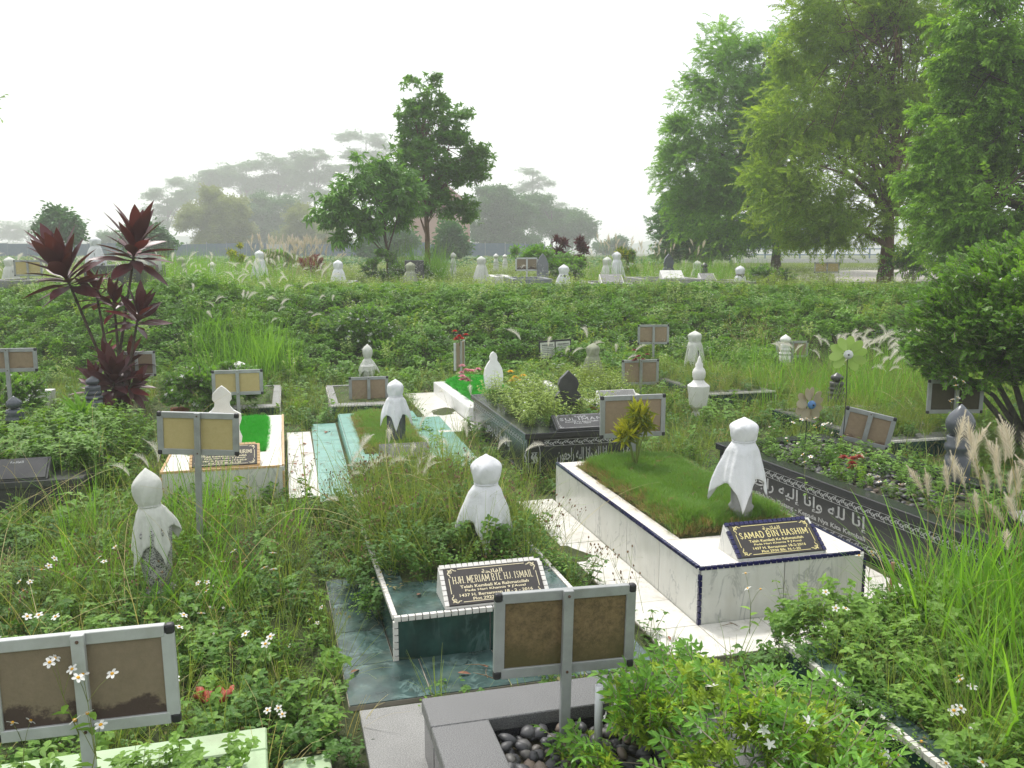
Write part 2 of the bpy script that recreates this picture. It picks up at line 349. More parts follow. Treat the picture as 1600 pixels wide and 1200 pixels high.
M['cordy'] = leafmat('maroon_leaf', (0.055, 0.012, 0.016), (0.10, 0.02, 0.028), (0.03, 0.012, 0.014), tr=0.22, rough=0.4, spec=0.4)
M['cordy_red'] = leafmat('red_leaf', (0.2, 0.03, 0.03), (0.16, 0.03, 0.05), (0.1, 0.02, 0.02), tr=0.3, rough=0.3)
M['croton'] = leafmat('croton_leaf', (0.5, 0.45, 0.03), (0.4, 0.42, 0.03), (0.08, 0.13, 0.02), cf=0.9, tint=(1, 1, .6))
M['petal'] = leafmat('white_petal', (0.8, 0.8, 0.78), (0.85, 0.85, 0.82), (0.75, 0.75, 0.7), tr=0.3, tint=(1, 1, 1), pat=0)
M['yolk'] = plain('yellow_disc_floret', (0.62, 0.32, 0.02), 0.8, 0.2)
M['plume'] = leafmat('cream_plume', (0.72, 0.7, 0.62), (0.82, 0.8, 0.74), (0.6, 0.56, 0.45), tr=0.4, rough=0.9, spec=0.1, tint=(1, 1, 1), pat=0)
M['plume_tan'] = leafmat('tan_plume', (0.7, 0.65, 0.52), (0.78, 0.74, 0.64), (0.5, 0.42, 0.3), tr=0.4, rough=0.9, spec=0.1, tint=(1, .97, .9), pat=0)
M['seed'] = plain('brown_seedhead', (0.2, 0.13, 0.07), 0.9, 0.3)
M['tA'] = leafmat('bright_tree_leaf', (0.10, 0.23, 0.035), (0.15, 0.285, 0.045), (0.07, 0.17, 0.025), tr=0.5)
M['tB'] = leafmat('olive_tree_leaf', (0.14, 0.245, 0.035), (0.21, 0.29, 0.045), (0.12, 0.2, 0.03), tr=0.55)
M['tC'] = leafmat('lime_tree_leaf', (0.12, 0.25, 0.03), (0.165, 0.28, 0.04), (0.07, 0.15, 0.02), tr=0.45)
M['tD'] = leafmat('dark_glossy_leaf', (0.05, 0.125, 0.025), (0.08, 0.18, 0.035), (0.13, 0.25, 0.045), tr=0.4, rough=0.3)
M['tE'] = leafmat('green_glossy_leaf', (0.08, 0.20, 0.03), (0.12, 0.25, 0.04), (0.03, 0.08, 0.02), tr=0.35, rough=0.3)
M['tF'] = leafmat('far_tree_leaf', (0.03, 0.105, 0.035), (0.06, 0.145, 0.04), tr=0.3)
M['tG'] = leafmat('far_olive_leaf', (0.13, 0.17, 0.05), (0.17, 0.2, 0.06), tr=0.3)
M['soil'] = plain('weedy_soil', (0.05, 0.052, 0.022), 0.95, 0.4, 3, bmp=0.6, dirt=(0.09, 0.06, 0.035, 0.8))

# ------------------------------------------------------------------ scatter
def tmpl(name, mb, mats, smooth=False):
    return bpy.data.objects.new(name, mb.mesh(name, mats, smooth))   # a leaf clump used by the scatter modifiers only
def scatter(name, pts, rots, scl, tid, temps, parent=None, kind='stuff', label=None, cat=None):
    pts = np.asarray(pts, 'f').reshape(-1, 3); n = len(pts)
    if parent is not None: pts = pts - np.array(parent.location, 'f')
    me = bpy.data.meshes.new(name); me.vertices.add(n); me.vertices.foreach_set('co', pts.ravel())
    a = me.attributes.new('rot', 'FLOAT_VECTOR', 'POINT'); a.data.foreach_set('vector', np.asarray(rots, 'f').ravel())
    a = me.attributes.new('scl', 'FLOAT', 'POINT'); a.data.foreach_set('value', np.asarray(scl, 'f').ravel())
    a = me.attributes.new('tid', 'INT', 'POINT'); a.data.foreach_set('value', np.asarray(tid, 'i').ravel())
    o = inst(name, me, parent)
    ng = bpy.data.node_groups.new(name, 'GeometryNodeTree')
    ng.interface.new_socket('Geometry', in_out='INPUT', socket_type='NodeSocketGeometry')
    ng.interface.new_socket('Geometry', in_out='OUTPUT', socket_type='NodeSocketGeometry')
    N = ng.nodes; K = ng.links; gi = N.new('NodeGroupInput'); go = N.new('NodeGroupOutput'); jn = N.new('GeometryNodeJoinGeometry')
    def attr(nm, dt):
        q = N.new('GeometryNodeInputNamedAttribute'); q.data_type = dt; q.inputs['Name'].default_value = nm; return q.outputs['Attribute']
    ra, sa, ta = attr('rot', 'FLOAT_VECTOR'), attr('scl', 'FLOAT'), attr('tid', 'INT')
    for i, t in enumerate(temps):
        cm = N.new('FunctionNodeCompare'); cm.data_type = 'INT'; cm.operation = 'EQUAL'
        K.new(ta, cm.inputs[2]); cm.inputs[3].default_value = i
        ip = N.new('GeometryNodeInstanceOnPoints'); oi = N.new('GeometryNodeObjectInfo')
        oi.inputs['Object'].default_value = t; oi.inputs['As Instance'].default_value = True
        K.new(gi.outputs[0], ip.inputs['Points']); K.new(cm.outputs[0], ip.inputs['Selection']); K.new(oi.outputs['Geometry'], ip.inputs['Instance'])
        K.new(ra, ip.inputs['Rotation']); K.new(sa, ip.inputs['Scale']); K.new(ip.outputs[0], jn.inputs[0])
    K.new(jn.outputs[0], go.inputs[0])
    o.modifiers.new('leaves', 'NODES').node_group = ng
    if kind: o['kind'] = kind
    if label: o['label'] = label
    if cat: o['category'] = cat
    return o

# ------------------------------------------------------------------ plant templates
R = random.Random(3)
def U(a, b): return R.uniform(a, b)
def dirv(az, el): return Vector((math.cos(az) * math.cos(el), math.sin(az) * math.cos(el), math.sin(el)))
def t_herb(h, nn_, ll, lw, mats, stems=3, spread=0.5, fl=0):
    """leafy herb: several stems with opposite leaves; slot 0 leaf, 1 stem, 2 small white flower"""
    m = MB()
    for s in range(stems):
        az = U(0, 2 * PI); lean = U(0.1, spread); p = Vector((U(-.05, .05), U(-.05, .05), 0)); d = dirv(az, PI / 2 - lean); pts = [p]
        hh = h * U(0.6, 1.1)
        for i in range(nn_):
            d = (d + Vector((U(-.15, .15), U(-.15, .15), 0.08))).normalized(); p = p + d * hh / nn_; pts.append(p)
            a0 = U(0, PI)
            for k in range(2 if i < nn_ - 1 else 4):
                a = a0 + PI * k * (1 if i < nn_ - 1 else 0.5); e = U(-0.1, 0.5)
                m.leaf(p, dirv(a, e), ll * U(0.6, 1.15) * (0.75 if i == nn_ - 1 else 1), lw * U(0.7, 1.1), U(0.2, 0.7), seg=3)
        m.tube([pts[0], pts[len(pts) // 2], pts[-1]], [0.0025, 0.002, 0.001], 3, 1)
        if fl and R.random() < fl:
            q = pts[-1] + Vector((0, 0, 0.02)); m.tube([pts[-1], q], 0.001, 3, 1)
            for k in range(5): m.leaf(q, dirv(k * 1.257, 0.4), 0.012, 0.009, 0.2, mi=2, seg=3)
    return m
def t_mat(n, r, ll, lw, h):
    """low creeping mat of small leaves facing up"""
    m = MB()
    for i in range(n):
        a = U(0, 2 * PI); q = r * math.sqrt(R.random()); p = (q * math.cos(a), q * math.sin(a), U(0.0, h) * (1 - 0.5 * q / r))
        m.leaf(p, dirv(U(0, 2 * PI), U(-0.2, 0.6)), ll * U(0.6, 1.2), lw * U(0.7, 1.1), U(0.1, 0.8), seg=3)
    return m
def t_grass(n, h, w, r=0.05, lean=0.5, droop=0.9, seg=4):
    m = MB()
    for i in range(n):
        a = U(0, 2 * PI); q = U(0, r)
        m.blade((q * math.cos(a), q * math.sin(a), 0), dirv(a + U(-.7, .7), PI / 2 - U(0.02, lean)), h * U(0.5, 1.15), w * U(0.6, 1.2), droop * U(0.2, 1.3), seg, tw=U(-.6, .6))
    return m
def t_creeper(n, r, ll, lw):
    """three-lobed leaves over a mound"""
    m = MB()
    for i in range(n):
        a = U(0, 2 * PI); e = U(0.05, 1.4); q = r * U(0.7, 1.05); p = Vector((q * math.cos(a) * math.cos(e), q * math.sin(a) * math.cos(e), q * math.sin(e) * 0.7))
        az = U(0, 2 * PI); el = U(-0.5, 0.35)
        for k in (-0.9, 0, 0.9): m.leaf(p, dirv(az + k, el), ll * U(0.7, 1.1) * (1 if k == 0 else 0.8), lw * U(0.7, 1), U(0.1, 0.7), seg=3)
    return m
def t_sprig(nl, ln, ll, lw, droop=0.4, up=0.2, tw=True, hang=0.0):
    """twig with alternate leaves, pointing +x"""
    m = MB(); p = Vector((0, 0, 0)); d = Vector((1, 0, up)).normalized(); pts = [p]
    for i in range(nl):
        d = (d + Vector((0, U(-.12, .12), U(-.1, .1) - hang / nl))).normalized(); p = p + d * ln / nl; pts.append(p)
        sgn = 1 if i % 2 else -1
        sd_ = Vector((d.y, -d.x, 0)).normalized() * sgn
        m.leaf(p, (sd_ + d * U(.3, .8) + Vector((0, 0, U(-.3, .25)))), ll * U(.7, 1.1), lw * U(.8, 1.1), droop * U(.4, 1.4), seg=3)
    m.leaf(p, d, ll, lw, droop)
    if tw: m.tube([pts[0], pts[len(pts) // 2], pts[-1]], [0.004, 0.003, 0.0015], 3, 1)
    return m
def t_whorl(n, ll, lw, el=0.4, droop=0.9, both=1):
    m = MB()
    for i in range(n):
        m.leaf((0, 0, 0), dirv(i * 2.4 + U(-.3, .3), el + U(-.5, .35)), ll * U(.65, 1.1), lw * U(.8, 1.1), droop * U(.5, 1.3), seg=3)
    m.tube([(0, 0, -ll * 0.6), (0, 0, 0)], [0.006, 0.004], 3, 1)
    return m
def t_clump(n, r, ll, lw, fl=0.6):
    """far foliage clump: leafy faces in a flattened ball"""
    m = MB()
    for i in range(n):
        a = U(0, 2 * PI); e = math.asin(U(-.6, 1)); q = r * U(.35, 1)
        m.leaf((q * math.cos(a) * math.cos(e), q * math.sin(a) * math.cos(e), q * math.sin(e) * fl), dirv(U(0, 2 * PI), U(-.7, .5)), ll * U(.6, 1.2), lw * U(.7, 1.2), U(0, .5), seg=3)
    return m
def t_plume(h, ph, lean, nh, curve):
    """grass stalk with a feathery seed plume; 0 stem, 1 plume"""
    m = MB(); a = U(0, 2 * PI); d = dirv(a, PI / 2 - lean); p = Vector((0, 0, 0)); pts = [p]
    hd = Vector((math.cos(a), math.sin(a), 0))
    for i in range(6): d = (d + hd * curve * 0.08).normalized(); p = p + d * h / 6; pts.append(p)
    m.tube(pts, [0.0022] * 4 + [0.0016, 0.0014, 0.0012], 3, 0)
    for i in range(nh):
        t = i / nh; dd = (d + hd * curve * t - Vector((0, 0, 1)) * curve * t * 0.8).normalized(); q = p + dd * ph * t
        r = math.sin(PI * min(1, t * 1.15 + 0.06)) * U(.6, 1.1) * ph * 0.13 + 0.004
        az = i * 2.4; o = dd.orthogonal().normalized(); o2 = dd.cross(o); rv = (o * math.cos(az) + o2 * math.sin(az))
        m.blade(q, rv + dd * 1.5, r * 2.1, 0.0035, 0.3, 2, 1)
    return m
def t_seedstalk(h):
    m = MB(); 
    for s in range(3):
        a = U(0, 2 * PI); p0 = Vector((U(-.05, .05), U(-.05, .05), 0)); p1 = p0 + dirv(a, 1.25) * h * .55; m.tube([p0, p1], [.0018, .0013], 3, 0)
        for k in range(3):
            p2 = p1 + dirv(a + k * 2.1, U(.9, 1.4)) * h * U(.2, .45); m.tube([p1, p2], [.0013, .0008], 3, 0); m.lathe([(0.001, -.008), (.006, -.003), (.005, .004), (.001, .009)], 5, p2, 1)
    return m
def flower(m, q, sz, pet, yol, n=5, tilt=(0, 0, 1)):
    nz = Vector(tilt).normalized(); o = nz.orthogonal().normalized(); o2 = nz.cross(o)
    for k in range(n):
        a = k * 2 * PI / n + 0.3; dv = (o * math.cos(a) + o2 * math.sin(a)); m.leaf(q + dv * sz * .15, dv + nz * .1, sz * .9, sz * .62, .15, up=nz, mi=pet, seg=3, shape=[.45, .9, 1, .6])
    m.lathe([(sz * .28, -sz * .1), (sz * .32, sz * .1), (sz * .2, sz * .25), (sz * .02, sz * .3)], 7, q, yol)
def t_daisy(h, nf=3, sz=0.016):
    m = MB(); p0 = Vector((0, 0, 0)); lean = dirv(U(0, 6.28), 1.3); p1 = p0 + lean * h * .55; m.tube([p0, p1], [.0025, .0016], 4, 1)
    for k in range(4): m.leaf(p0 + lean * h * (.12 + .11 * k), dirv(k * 1.7, .3), .07, .028, .5, mi=0)
    for k in range(nf):
        p2 = p1 + dirv(k * 2.2 + U(-.4, .4), U(.8, 1.35)) * h * U(.25, .5); m.tube([p1, (p1 + p2) / 2 + Vector((0, 0, .01)), p2], [.0014, .0011, .001], 3, 1)
        if k < nf - 1 or R.random() < .5: flower(m, p2, sz, 2, 3, 5, (U(-.5, .5), U(-.9, .1), 1))
        else: m.lathe([(.001, -.008), (.007, -.002), (.006, .004), (.002, .009)], 6, p2, 3)
    return m

TH = [tmpl('herb', t_herb(.24, 5, .062, .03, 0, 4), [M['weed'], M['stem']]) for _ in range(3)]
TH2 = [tmpl('herb', t_herb(.16, 4, .042, .024, 0, 5, .8, .1), [M['weed_dk'], M['stem'], M['petal']]) for _ in range(2)]
TM = [tmpl('mat', t_mat(46, .15, .026, .018, .06), M['weed']), tmpl('mat', t_mat(46, .15, .024, .017, .05), M['weed_dk']), tmpl('mat', t_mat(26, .15, .03, .014, .05), M['weed_dry'])]
TG = [tmpl('grass', t_grass(16, .26, .006), M['grass']) for _ in range(2)] + [tmpl('grass', t_grass(14, .3, .004, .06, .9, 1.4), M['grass_dry'])]
TTB = [tmpl('broad_grass', t_grass(11, .9, .021, .08, .5, 1.5, 8), M['grass_br']) for _ in range(2)]
TT = [tmpl('tall_grass', t_grass(14, .85, .011, .08, l_, d_, 7), M['grass_br']) for l_, d_ in ((.35, .8), (.6, 1.5), (.8, 1.9))]
TTD = [tmpl('straw', t_grass(9, .8, .007, .1, 1.0, 1.8, 7), M['grass_dry'])]
TR = [tmpl('fine_grass', t_grass(22, .5, .0045, .07, .7, 1.2, 5), M['grass']) for _ in range(2)]
TC = [tmpl('creeper', t_creeper(34, .17, .052, .03), M['bank']) for _ in range(3)] + [tmpl('creeper', t_creeper(22, .16, .05, .03), M['weed_dk'])]
TY = [tmpl('herb', t_herb(.4, 6, .055, .022, 0, 5, .6, .35), [M['bank_y'], M['stem'], M['petal']]) for _ in range(2)]
TP = [tmpl('plume', t_plume(.62, .24, .3, 150, .45), [M['grass'], M['plume']]) for _ in range(3)]
TP2 = [tmpl('plume', t_plume(.75, .17, .12, 150, .12), [M['grass_dry'], M['plume_tan']]) for _ in range(3)]
TS = [tmpl('seed_stalk', t_seedstalk(.34), [M['stem'], M['seed']]) for _ in range(2)]
TD = [tmpl('daisy', t_daisy(.34), [M['weed'], M['stem'], M['petal'], M['yolk']]) for _ in range(3)]
TTURF = [tmpl('turf', t_grass(46, .05, .003, .05, 1.0, .8, 2), M['turf']), tmpl('turf', t_grass(40, .04, .003, .05, 1.2, .8, 2), M['turf_dry'])]
def t_dot(n=7):
    m = MB()
    for i in range(n):
        p = Vector((U(-.2, .2), U(-.2, .2), U(0, .08)))
        for k in range(4): m.leaf(p, dirv(k * 1.57 + U(-.3, .3), .4), .011, .01, .1)
    return m
TDOT = [tmpl('tiny_flowers', t_dot(), M['petal'])]

# footprints kept free of ground cover: (x, y, yaw, u0, u1, v0, v1)
FOOT = []
def foot(x, y, yaw, u0, u1, v0, v1): FOOT.append((x, y, rd(yaw), u0, u1, v0, v1))
def inside(x, y, pad=0.0):
    r = np.zeros(len(x), bool)
    for (ox, oy, a, u0, u1, v0, v1) in FOOT:
        dx, dy = x - ox, y - oy; u = dx * math.cos(a) + dy * math.sin(a); v = -dx * math.sin(a) + dy * math.cos(a)
        r |= (u > u0 - pad) & (u < u1 + pad) & (v > v0 - pad) & (v < v1 + pad)
    return r
def field(name, label, x0, x1, y0, y1, dens, temps, wts, smin, smax, zf=None, mask=None, free=True, cat='weeds', tilt=.25, pad=0.0, seed=1, clump=None):
    r = np.random.RandomState(seed); n = int((x1 - x0) * (y1 - y0) * dens)
    x = r.uniform(x0, x1, n); y = r.uniform(y0, y1, n); k = np.abs(x) < 0.62 * y + 1.2
    if free: k &= ~inside(x, y, pad)
    if mask is not None: k &= mask(x, y, r)
    x, y = x[k], y[k]; n = len(x); z = tz(x, y) - .01
    if zf is not None: z = z + zf(x, y, r)
    w = np.array(wts, float); w /= w.sum(); tid = r.choice(len(temps), n, p=w)
    rot = np.stack([r.normal(0, tilt, n), r.normal(0, tilt, n), r.uniform(0, 6.28, n)], 1)
    sc_ = r.uniform(smin, smax, n)
    return scatter(name, np.stack([x, y, z], 1), rot, sc_, tid, temps, label=label, cat=cat)
def blob(c, rad, n, r, shell=.75, bottom=-.7, ncl=None, cr=.25):
    """points in an ellipsoid, drawn round sub-clumps so that gaps stay"""
    c = np.array(c, float); rad = np.array(rad, float)
    def sph(k):
        v = r.normal(size=(k, 3)); v /= np.linalg.norm(v, axis=1)[:, None]; return v
    ncl = ncl or max(6, n // 45)
    cc = sph(ncl * 2); cc = cc[cc[:, 2] > bottom][:ncl]; cc *= (r.uniform(shell ** 3, 1, len(cc)) ** (1 / 3))[:, None]
    cc[:, 2] *= 1
    i = r.randint(0, len(cc), n); off = np.clip(r.normal(size=(n, 3)), -1.6, 1.6) * np.array([cr, cr, cr * .6])
    wgt = r.uniform(.6, 1.25, len(cc))
    ab = (rad[0] * rad[1] * rad[2]) ** (1 / 3)          # clumps keep a round, slightly flattened shape of their own
    return c + cc[i] * rad + off * wgt[i][:, None] * ab, c + cc * rad
def outward(p, c, r, up=.35, jit=.6, hang=0.0):
    """euler rotations turning +x outward from c"""
    d = p - np.array(c); d /= np.linalg.norm(d, axis=1)[:, None] + 1e-6; d[:, 2] = d[:, 2] * .5 + up - hang; d += r.normal(size=d.shape) * jit
    d /= np.linalg.norm(d, axis=1)[:, None]
    az = np.arctan2(d[:, 1], d[:, 0]); el = np.arcsin(np.clip(d[:, 2], -1, 1))
    return np.stack([r.normal(0, .5, len(p)), -el, az], 1)

# ------------------------------------------------------------------ ground, road, hills, haze
def grid(xs, ys, zf):
    X, Y = np.meshgrid(xs, ys); Z = zf(X, Y); nx, ny = len(xs), len(ys)
    v = np.stack([X.ravel(), Y.ravel(), Z.ravel()], 1)
    i = np.arange((nx - 1) * (ny - 1)); a = (i // (nx - 1)) * nx + i % (nx - 1)
    return v, np.stack([a, a + 1, a + nx + 1, a + nx], 1)
xs = np.concatenate([[-860, -600, -300, -150, -80], np.linspace(-50, 50, 160), [80, 150, 300, 600, 860]])
ys = np.concatenate([[-30, -15, -5], np.linspace(0, 30, 110), np.linspace(32, 90, 40), [120, 200, 350, 600, 860]])
v, f = grid(xs, ys, tz)
me = bpy.data.meshes.new('ground'); me.from_pydata(v.tolist(), [], f.tolist()); me.materials.append(M['soil']); me.polygons.foreach_set('use_smooth', [True] * len(f))
_m, _nt, _b = nodes('grassy_ground'); _v = coords(_nt, 1, False)
_c = ramp(_nt, noise(_nt, _v, 1.3, 9, .75), [(.3, (.06, .055, .028)), (.5, (.075, .1, .032)), (.7, (.12, .15, .05))])
_nt.links.new(_c, _b.inputs['Base Color']); _b.inputs['Roughness'].default_value = 1; bump(_nt, _b, noise(_nt, _v, 30, 8, .8), .9, .05)
me.materials.clear(); me.materials.append(_m); M['ground'] = _m
tag(inst('ground', me), 'weedy green cemetery ground rising to a terrace', None, kind='structure')
def strip(name, pts, mat, dz, label, kind='structure'):
    m = MB(); m.add([(p[0], p[1], float(tz(p[0], p[1])) + dz) for p in pts], [tuple(range(len(pts)))], 0)
    o = m.build(name, mat); o['kind'] = kind; o['label'] = label; return o
M['road'] = plain('pale_concrete_road', (0.36, 0.335, 0.3), 0.85, 0.12, 3, dirt=(0.25, 0.22, 0.17, 0.4), dsc=.8)
def road():
    m = MB(); n = 14; L0 = at(1228, 424, 1.43); L1 = at(1690, 419, 1.43); N0 = at(1238, 436, 1.43); N1 = at(1690, 447, 1.43)
    for i in range(n):
        for (a, b_) in ((0, 1),):
            t0, t1 = i / n, (i + 1) / n; q = [N0.lerp(N1, t0), N0.lerp(N1, t1), L0.lerp(L1, t1), L0.lerp(L1, t0)]
            m.add([(p.x, p.y, float(tz(p.x, p.y)) + .05) for p in q], [(0, 1, 2, 3)])
    o = m.build('road', M['road']); o['kind'] = 'structure'; o['label'] = 'pale concrete road beyond the roadside tree'
    k = MB(); A = at(1150, 411, 1.43); B = at(1700, 411, 1.43)
    k.box(0, (B - A).length, -.25, .25, -.1, .32)
    k = k.build('kerb', plain('white_kerb', (.55, .55, .52), .8, .1), loc=(A.x, A.y, 1.42), rot=(0, 0, math.atan2(B.y - A.y, B.x - A.x)))
    k['kind'] = 'structure'; k['label'] = 'white concrete kerb along the far side of the road'
    rl = thing('railing', 'thin blue metal railing beyond the road and the kerb', 'railing', (A.x, A.y + 14, 1.42))
    ln = 70
    for z in (.55, 1.05): MB().tube([(0, 0, z), (ln, 0, z)], .05, 6).build('rail', plain('blue_rail', (.12, .2, .28), .5), rl)
    pm = MB().box(-.05, .05, -.05, .05, 0, 1.1).mesh('post', M['blue_rail'] if 'blue_rail' in M else bpy.data.materials['blue_rail'])
    for i in range(24): inst('post', pm, rl, (i * 3, 0, 0))
road()
# pale wooded hill and water line far beyond the road
def hill(name, label, x0, x1, y, z0, h, seed, mat):
    r = np.random.RandomState(seed); n = 60; m = MB(); X = np.linspace(x0, x1, n); t = np.linspace(0, 1, n)
    prof = h * np.sin(PI * t) ** .6 * (1 + .12 * np.sin(t * 23 + seed) + .06 * r.uniform(-1, 1, n))
    rows = [(0, 0), (20, .6), (60, 1), (160, .5), (260, 0)]
    vs = [(X[i], y + ry, z0 + prof[i] * rz - (3 if rz == 0 else 0)) for ry, rz in rows for i in range(n)]
    fs = [(a * n + i, a * n + i + 1, (a + 1) * n + i + 1, (a + 1) * n + i) for a in range(len(rows) - 1) for i in range(n - 1)]
    o = m.add(vs, fs).build(name, mat, smooth=True); o['kind'] = 'structure'; o['label'] = label
M['hill'] = plain('wooded_hill', (.06, .1, .05), 1, .3, .2)
hill('hill', 'low hazy wooded hill far beyond the road', 60, 560, 520, 1, 26, 3, M['hill'])
hill('hill', 'faint low wooded rise beyond the blue hoarding', -420, 60, 480, 1, 10, 5, M['hill'])
hz = MB().box(-880, 880, -40, 880, -1.2, 58)
hm = bpy.data.materials.new('haze'); hm.use_nodes = True; hn = hm.node_tree; hn.nodes.clear()
ho = hn.nodes.new('ShaderNodeOutputMaterial'); hv = hn.nodes.new('ShaderNodeVolumePrincipled')
hv.inputs['Color'].default_value = (0.96, 0.975, 0.97, 1); hv.inputs['Density'].default_value = 0.0022; hv.inputs['Anisotropy'].default_value = 0.2
hn.links.new(hv.outputs[0], ho.inputs['Volume'])
h_ = hz.build('haze', hm); h_['kind'] = 'stuff'; h_['label'] = 'pale haze hanging over the whole cemetery'; h_.display_type = 'WIRE'

# ------------------------------------------------------------------ lettering
def text_mesh(s, bold=0.0):
    c = bpy.data.curves.new('t', 'FONT'); c.body = s; c.size = 1; c.offset = bold; c.resolution_u = 2
    o = bpy.data.objects.new('t', c); COL.objects.link(o)
    dg = bpy.context.evaluated_depsgraph_get(); me = bpy.data.meshes.new_from_object(o.evaluated_get(dg))
    vs = [tuple(v.co) for v in me.vertices]; fs = [tuple(p.vertices) for p in me.polygons]
    bpy.data.objects.remove(o); bpy.data.curves.remove(c); bpy.data.meshes.remove(me); return vs, fs
def put_text(m, s, x0, x1, y0, y1, z=0.0, mi=0, bold=0.0):
    """fit a line of text into a box of the xy plane"""
    vs, fs = text_mesh(s, bold)
    if not vs: return
    a, b_ = min(v[0] for v in vs), max(v[0] for v in vs); c, d = min(v[1] for v in vs), max(v[1] for v in vs)
    m.add([(x0 + (v[0] - a) / (b_ - a) * (x1 - x0), y0 + (v[1] - c) / (d - c) * (y1 - y0), z) for v in vs], fs, mi)
AR_INNA = 'إنا لله وإنا إليه راجعون'
def forms(codes): return ''.join(chr(c) if c else ' ' for c in reversed(codes))
AR_INNA = forms([0xFE87, 0xFEE7, 0xFE8E, 0, 0xFEDF, 0xFEE0, 0xFEEA, 0, 0xFEED, 0xFE87, 0xFEE7, 0xFE8E, 0, 0xFE87, 0xFEDF, 0xFEF4, 0xFEEA, 0, 0xFEAD, 0xFE8D, 0xFE9F, 0xFECC, 0xFEEE, 0xFEE5])
AR_FATIHA = forms([0xFE8D, 0xFEDF, 0xFED4, 0xFE8E, 0xFE97, 0xFEA4, 0xFE94])
# slab-serif capitals: strokes on a 1-high cell
SL = {'H': (.7, ['0001', 'w0w1', '0hwh']), 'J': (.5, ['w1w3 m0 03', ]), 'M': (.9, ['0001', 'w0w1', '01m3', 'm3w1']), 'E': (.6, ['0001', '01w1', '0hch', '00w0']),
      'I': (.22, ['m0m1']), 'A': (.75, ['00m1', 'w0m1', 'a4b4']), 'B': (.62, ['0001', '01c1 w7 ch', '0hch w3 c0 00']), 'T': (.62, ['m0m1', '01w1']), 'S': (.56, ['w8 m1 08 mh w2 m0 02']),
      'L': (.56, ['0001', '00w0']), 'R': (.66, ['0001', '01c1 w7 ch 0h', 'chw0']), 'N': (.75, ['0001', 'w0w1', '01w0']), 'D': (.68, ['0001', '01c1 w7 w3 c0 00']), 'U': (.7, ['01 02 m0 w2 w1']), 'O': (.7, ['m1 w7 w3 m0 03 07 m1']), 'Y': (.7, ['m0mh', 'mh01', 'mhw1'])}
def slab(m, s, x0, x1, y0, y1, z, mi, th=.15):
    def pt(tok, w):
        X = {'0': 0, 'w': w, 'm': w / 2, 'c': w * .62, 'a': w * .2, 'b': w * .8}[tok[0]]
        Y = {'0': 0, '1': 1, 'h': .5, '2': .2, '3': .25, '4': .33, '7': .77, '8': .8}[tok[1]]; return (X, Y)
    tot = sum((SL[c][0] + .36) if c in SL else (.34 if c == '.' else .5) for c in s) - .36
    kx = (x1 - x0) / tot; ky = y1 - y0; x = 0
    for c in s:
        if c == '.': m.add([(x0 + (x) * kx, y0, z), (x0 + (x + .13) * kx, y0, z), (x0 + (x + .13) * kx, y0 + .13 * ky, z), (x0 + x * kx, y0 + .13 * ky, z)], [(0, 1, 2, 3)], mi); x += .34; continue
        if c not in SL: x += .5; continue
        w, st = SL[c]
        for q in st:
            toks = q.split(' ') if ' ' in q else [q[i:i + 2] for i in range(0, len(q), 2)]
            toks = [t for t in toks for t in ([t] if len(t) == 2 else [t[i:i + 2] for i in range(0, len(t), 2)])]
            P = [pt(t, w) for t in toks]; vert = abs(P[0][0] - P[-1][0]) < w * .75 and len(P) == 2 and abs(P[0][1] - P[1][1]) > .4
            P2 = [(x0 + (x + a) * kx, y0 + b_ * ky) for a, b_ in P]
            m.ribbon(P2, (th if vert or len(P) > 2 else th * .8) * min(kx, ky) * 1.15, z, mi)
            if vert:
                for a, b_ in P:
                    if b_ in (0, 1):
                        yy = y0 + (b_ * .94 + .03) * ky; m.ribbon([(x0 + (x + a - .16) * kx, yy), (x0 + (x + a + .16) * kx, yy)], .065 * ky, z + .0001, mi)
        x += w + .36
def scroll(m, x, y, sx, sy, s, z, mi):
    """a corner ornament: two curling stems and a rosette"""
    for (a, b_) in ((1, .12), (.12, 1)):
        P = [(x + sx * s * (a * t + .1 * math.sin(t * 9) * (b_ > .5)), y + sy * s * (b_ * t + .1 * math.sin(t * 9) * (a > .5))) for t in [i / 12 for i in range(13)]]
        m.ribbon(P, [.012 * (1.2 - i / 13) * s / .1 for i in range(13)], z, mi)
        for t in (.35, .6, .85):
            cx, cy_ = x + sx * s * (a * t), y + sy * s * (b_ * t); m.ribbon([(cx, cy_), (cx + sx * s * .12, cy_ + sy * s * .14)], [s * .07, .001], z + .0001, mi)
    cx, cy_ = x + sx * s * .3, y + sy * s * .3
    for k in range(8):
        a = k * PI / 4; m.ribbon([(cx + math.cos(a) * s * .06, cy_ + math.sin(a) * s * .06), (cx + math.cos(a) * s * .2, cy_ + math.sin(a) * s * .2)], s * .05, z + .0001, mi)
def ornament_band(m, x0, x1, y0, y1, z, mi, pitch=None):
    """scrolling leaf band: a wavy stem with paired leaves"""
    h = y1 - y0; pitch = pitch or h * 1.5; n = max(1, int((x1 - x0) / pitch)); p = (x1 - x0) / n
    for i in range(n):
        X = x0 + i * p; P = [(X + p * t, (y0 + y1) / 2 + h * .28 * math.sin(t * 2 * PI)) for t in [j / 8 for j in range(9)]]
        m.ribbon(P, h * .11, z, mi)
        for t, sg in ((.12, 1), (.3, 1), (.42, -1), (.62, -1), (.8, -1), (.92, 1)):
            bx, by = X + p * t, (y0 + y1) / 2 + h * .28 * math.sin(t * 2 * PI)
            m.ribbon([(bx, by), (bx + p * .07, by - sg * h * .25), (bx + p * .16, by - sg * h * .32)], [h * .03, h * .2, h * .03], z + .0002, mi)
    m.ribbon([(x0, y0), (x1, y0)], h * .06, z, mi); m.ribbon([(x0, y1), (x1, y1)], h * .06, z, mi)
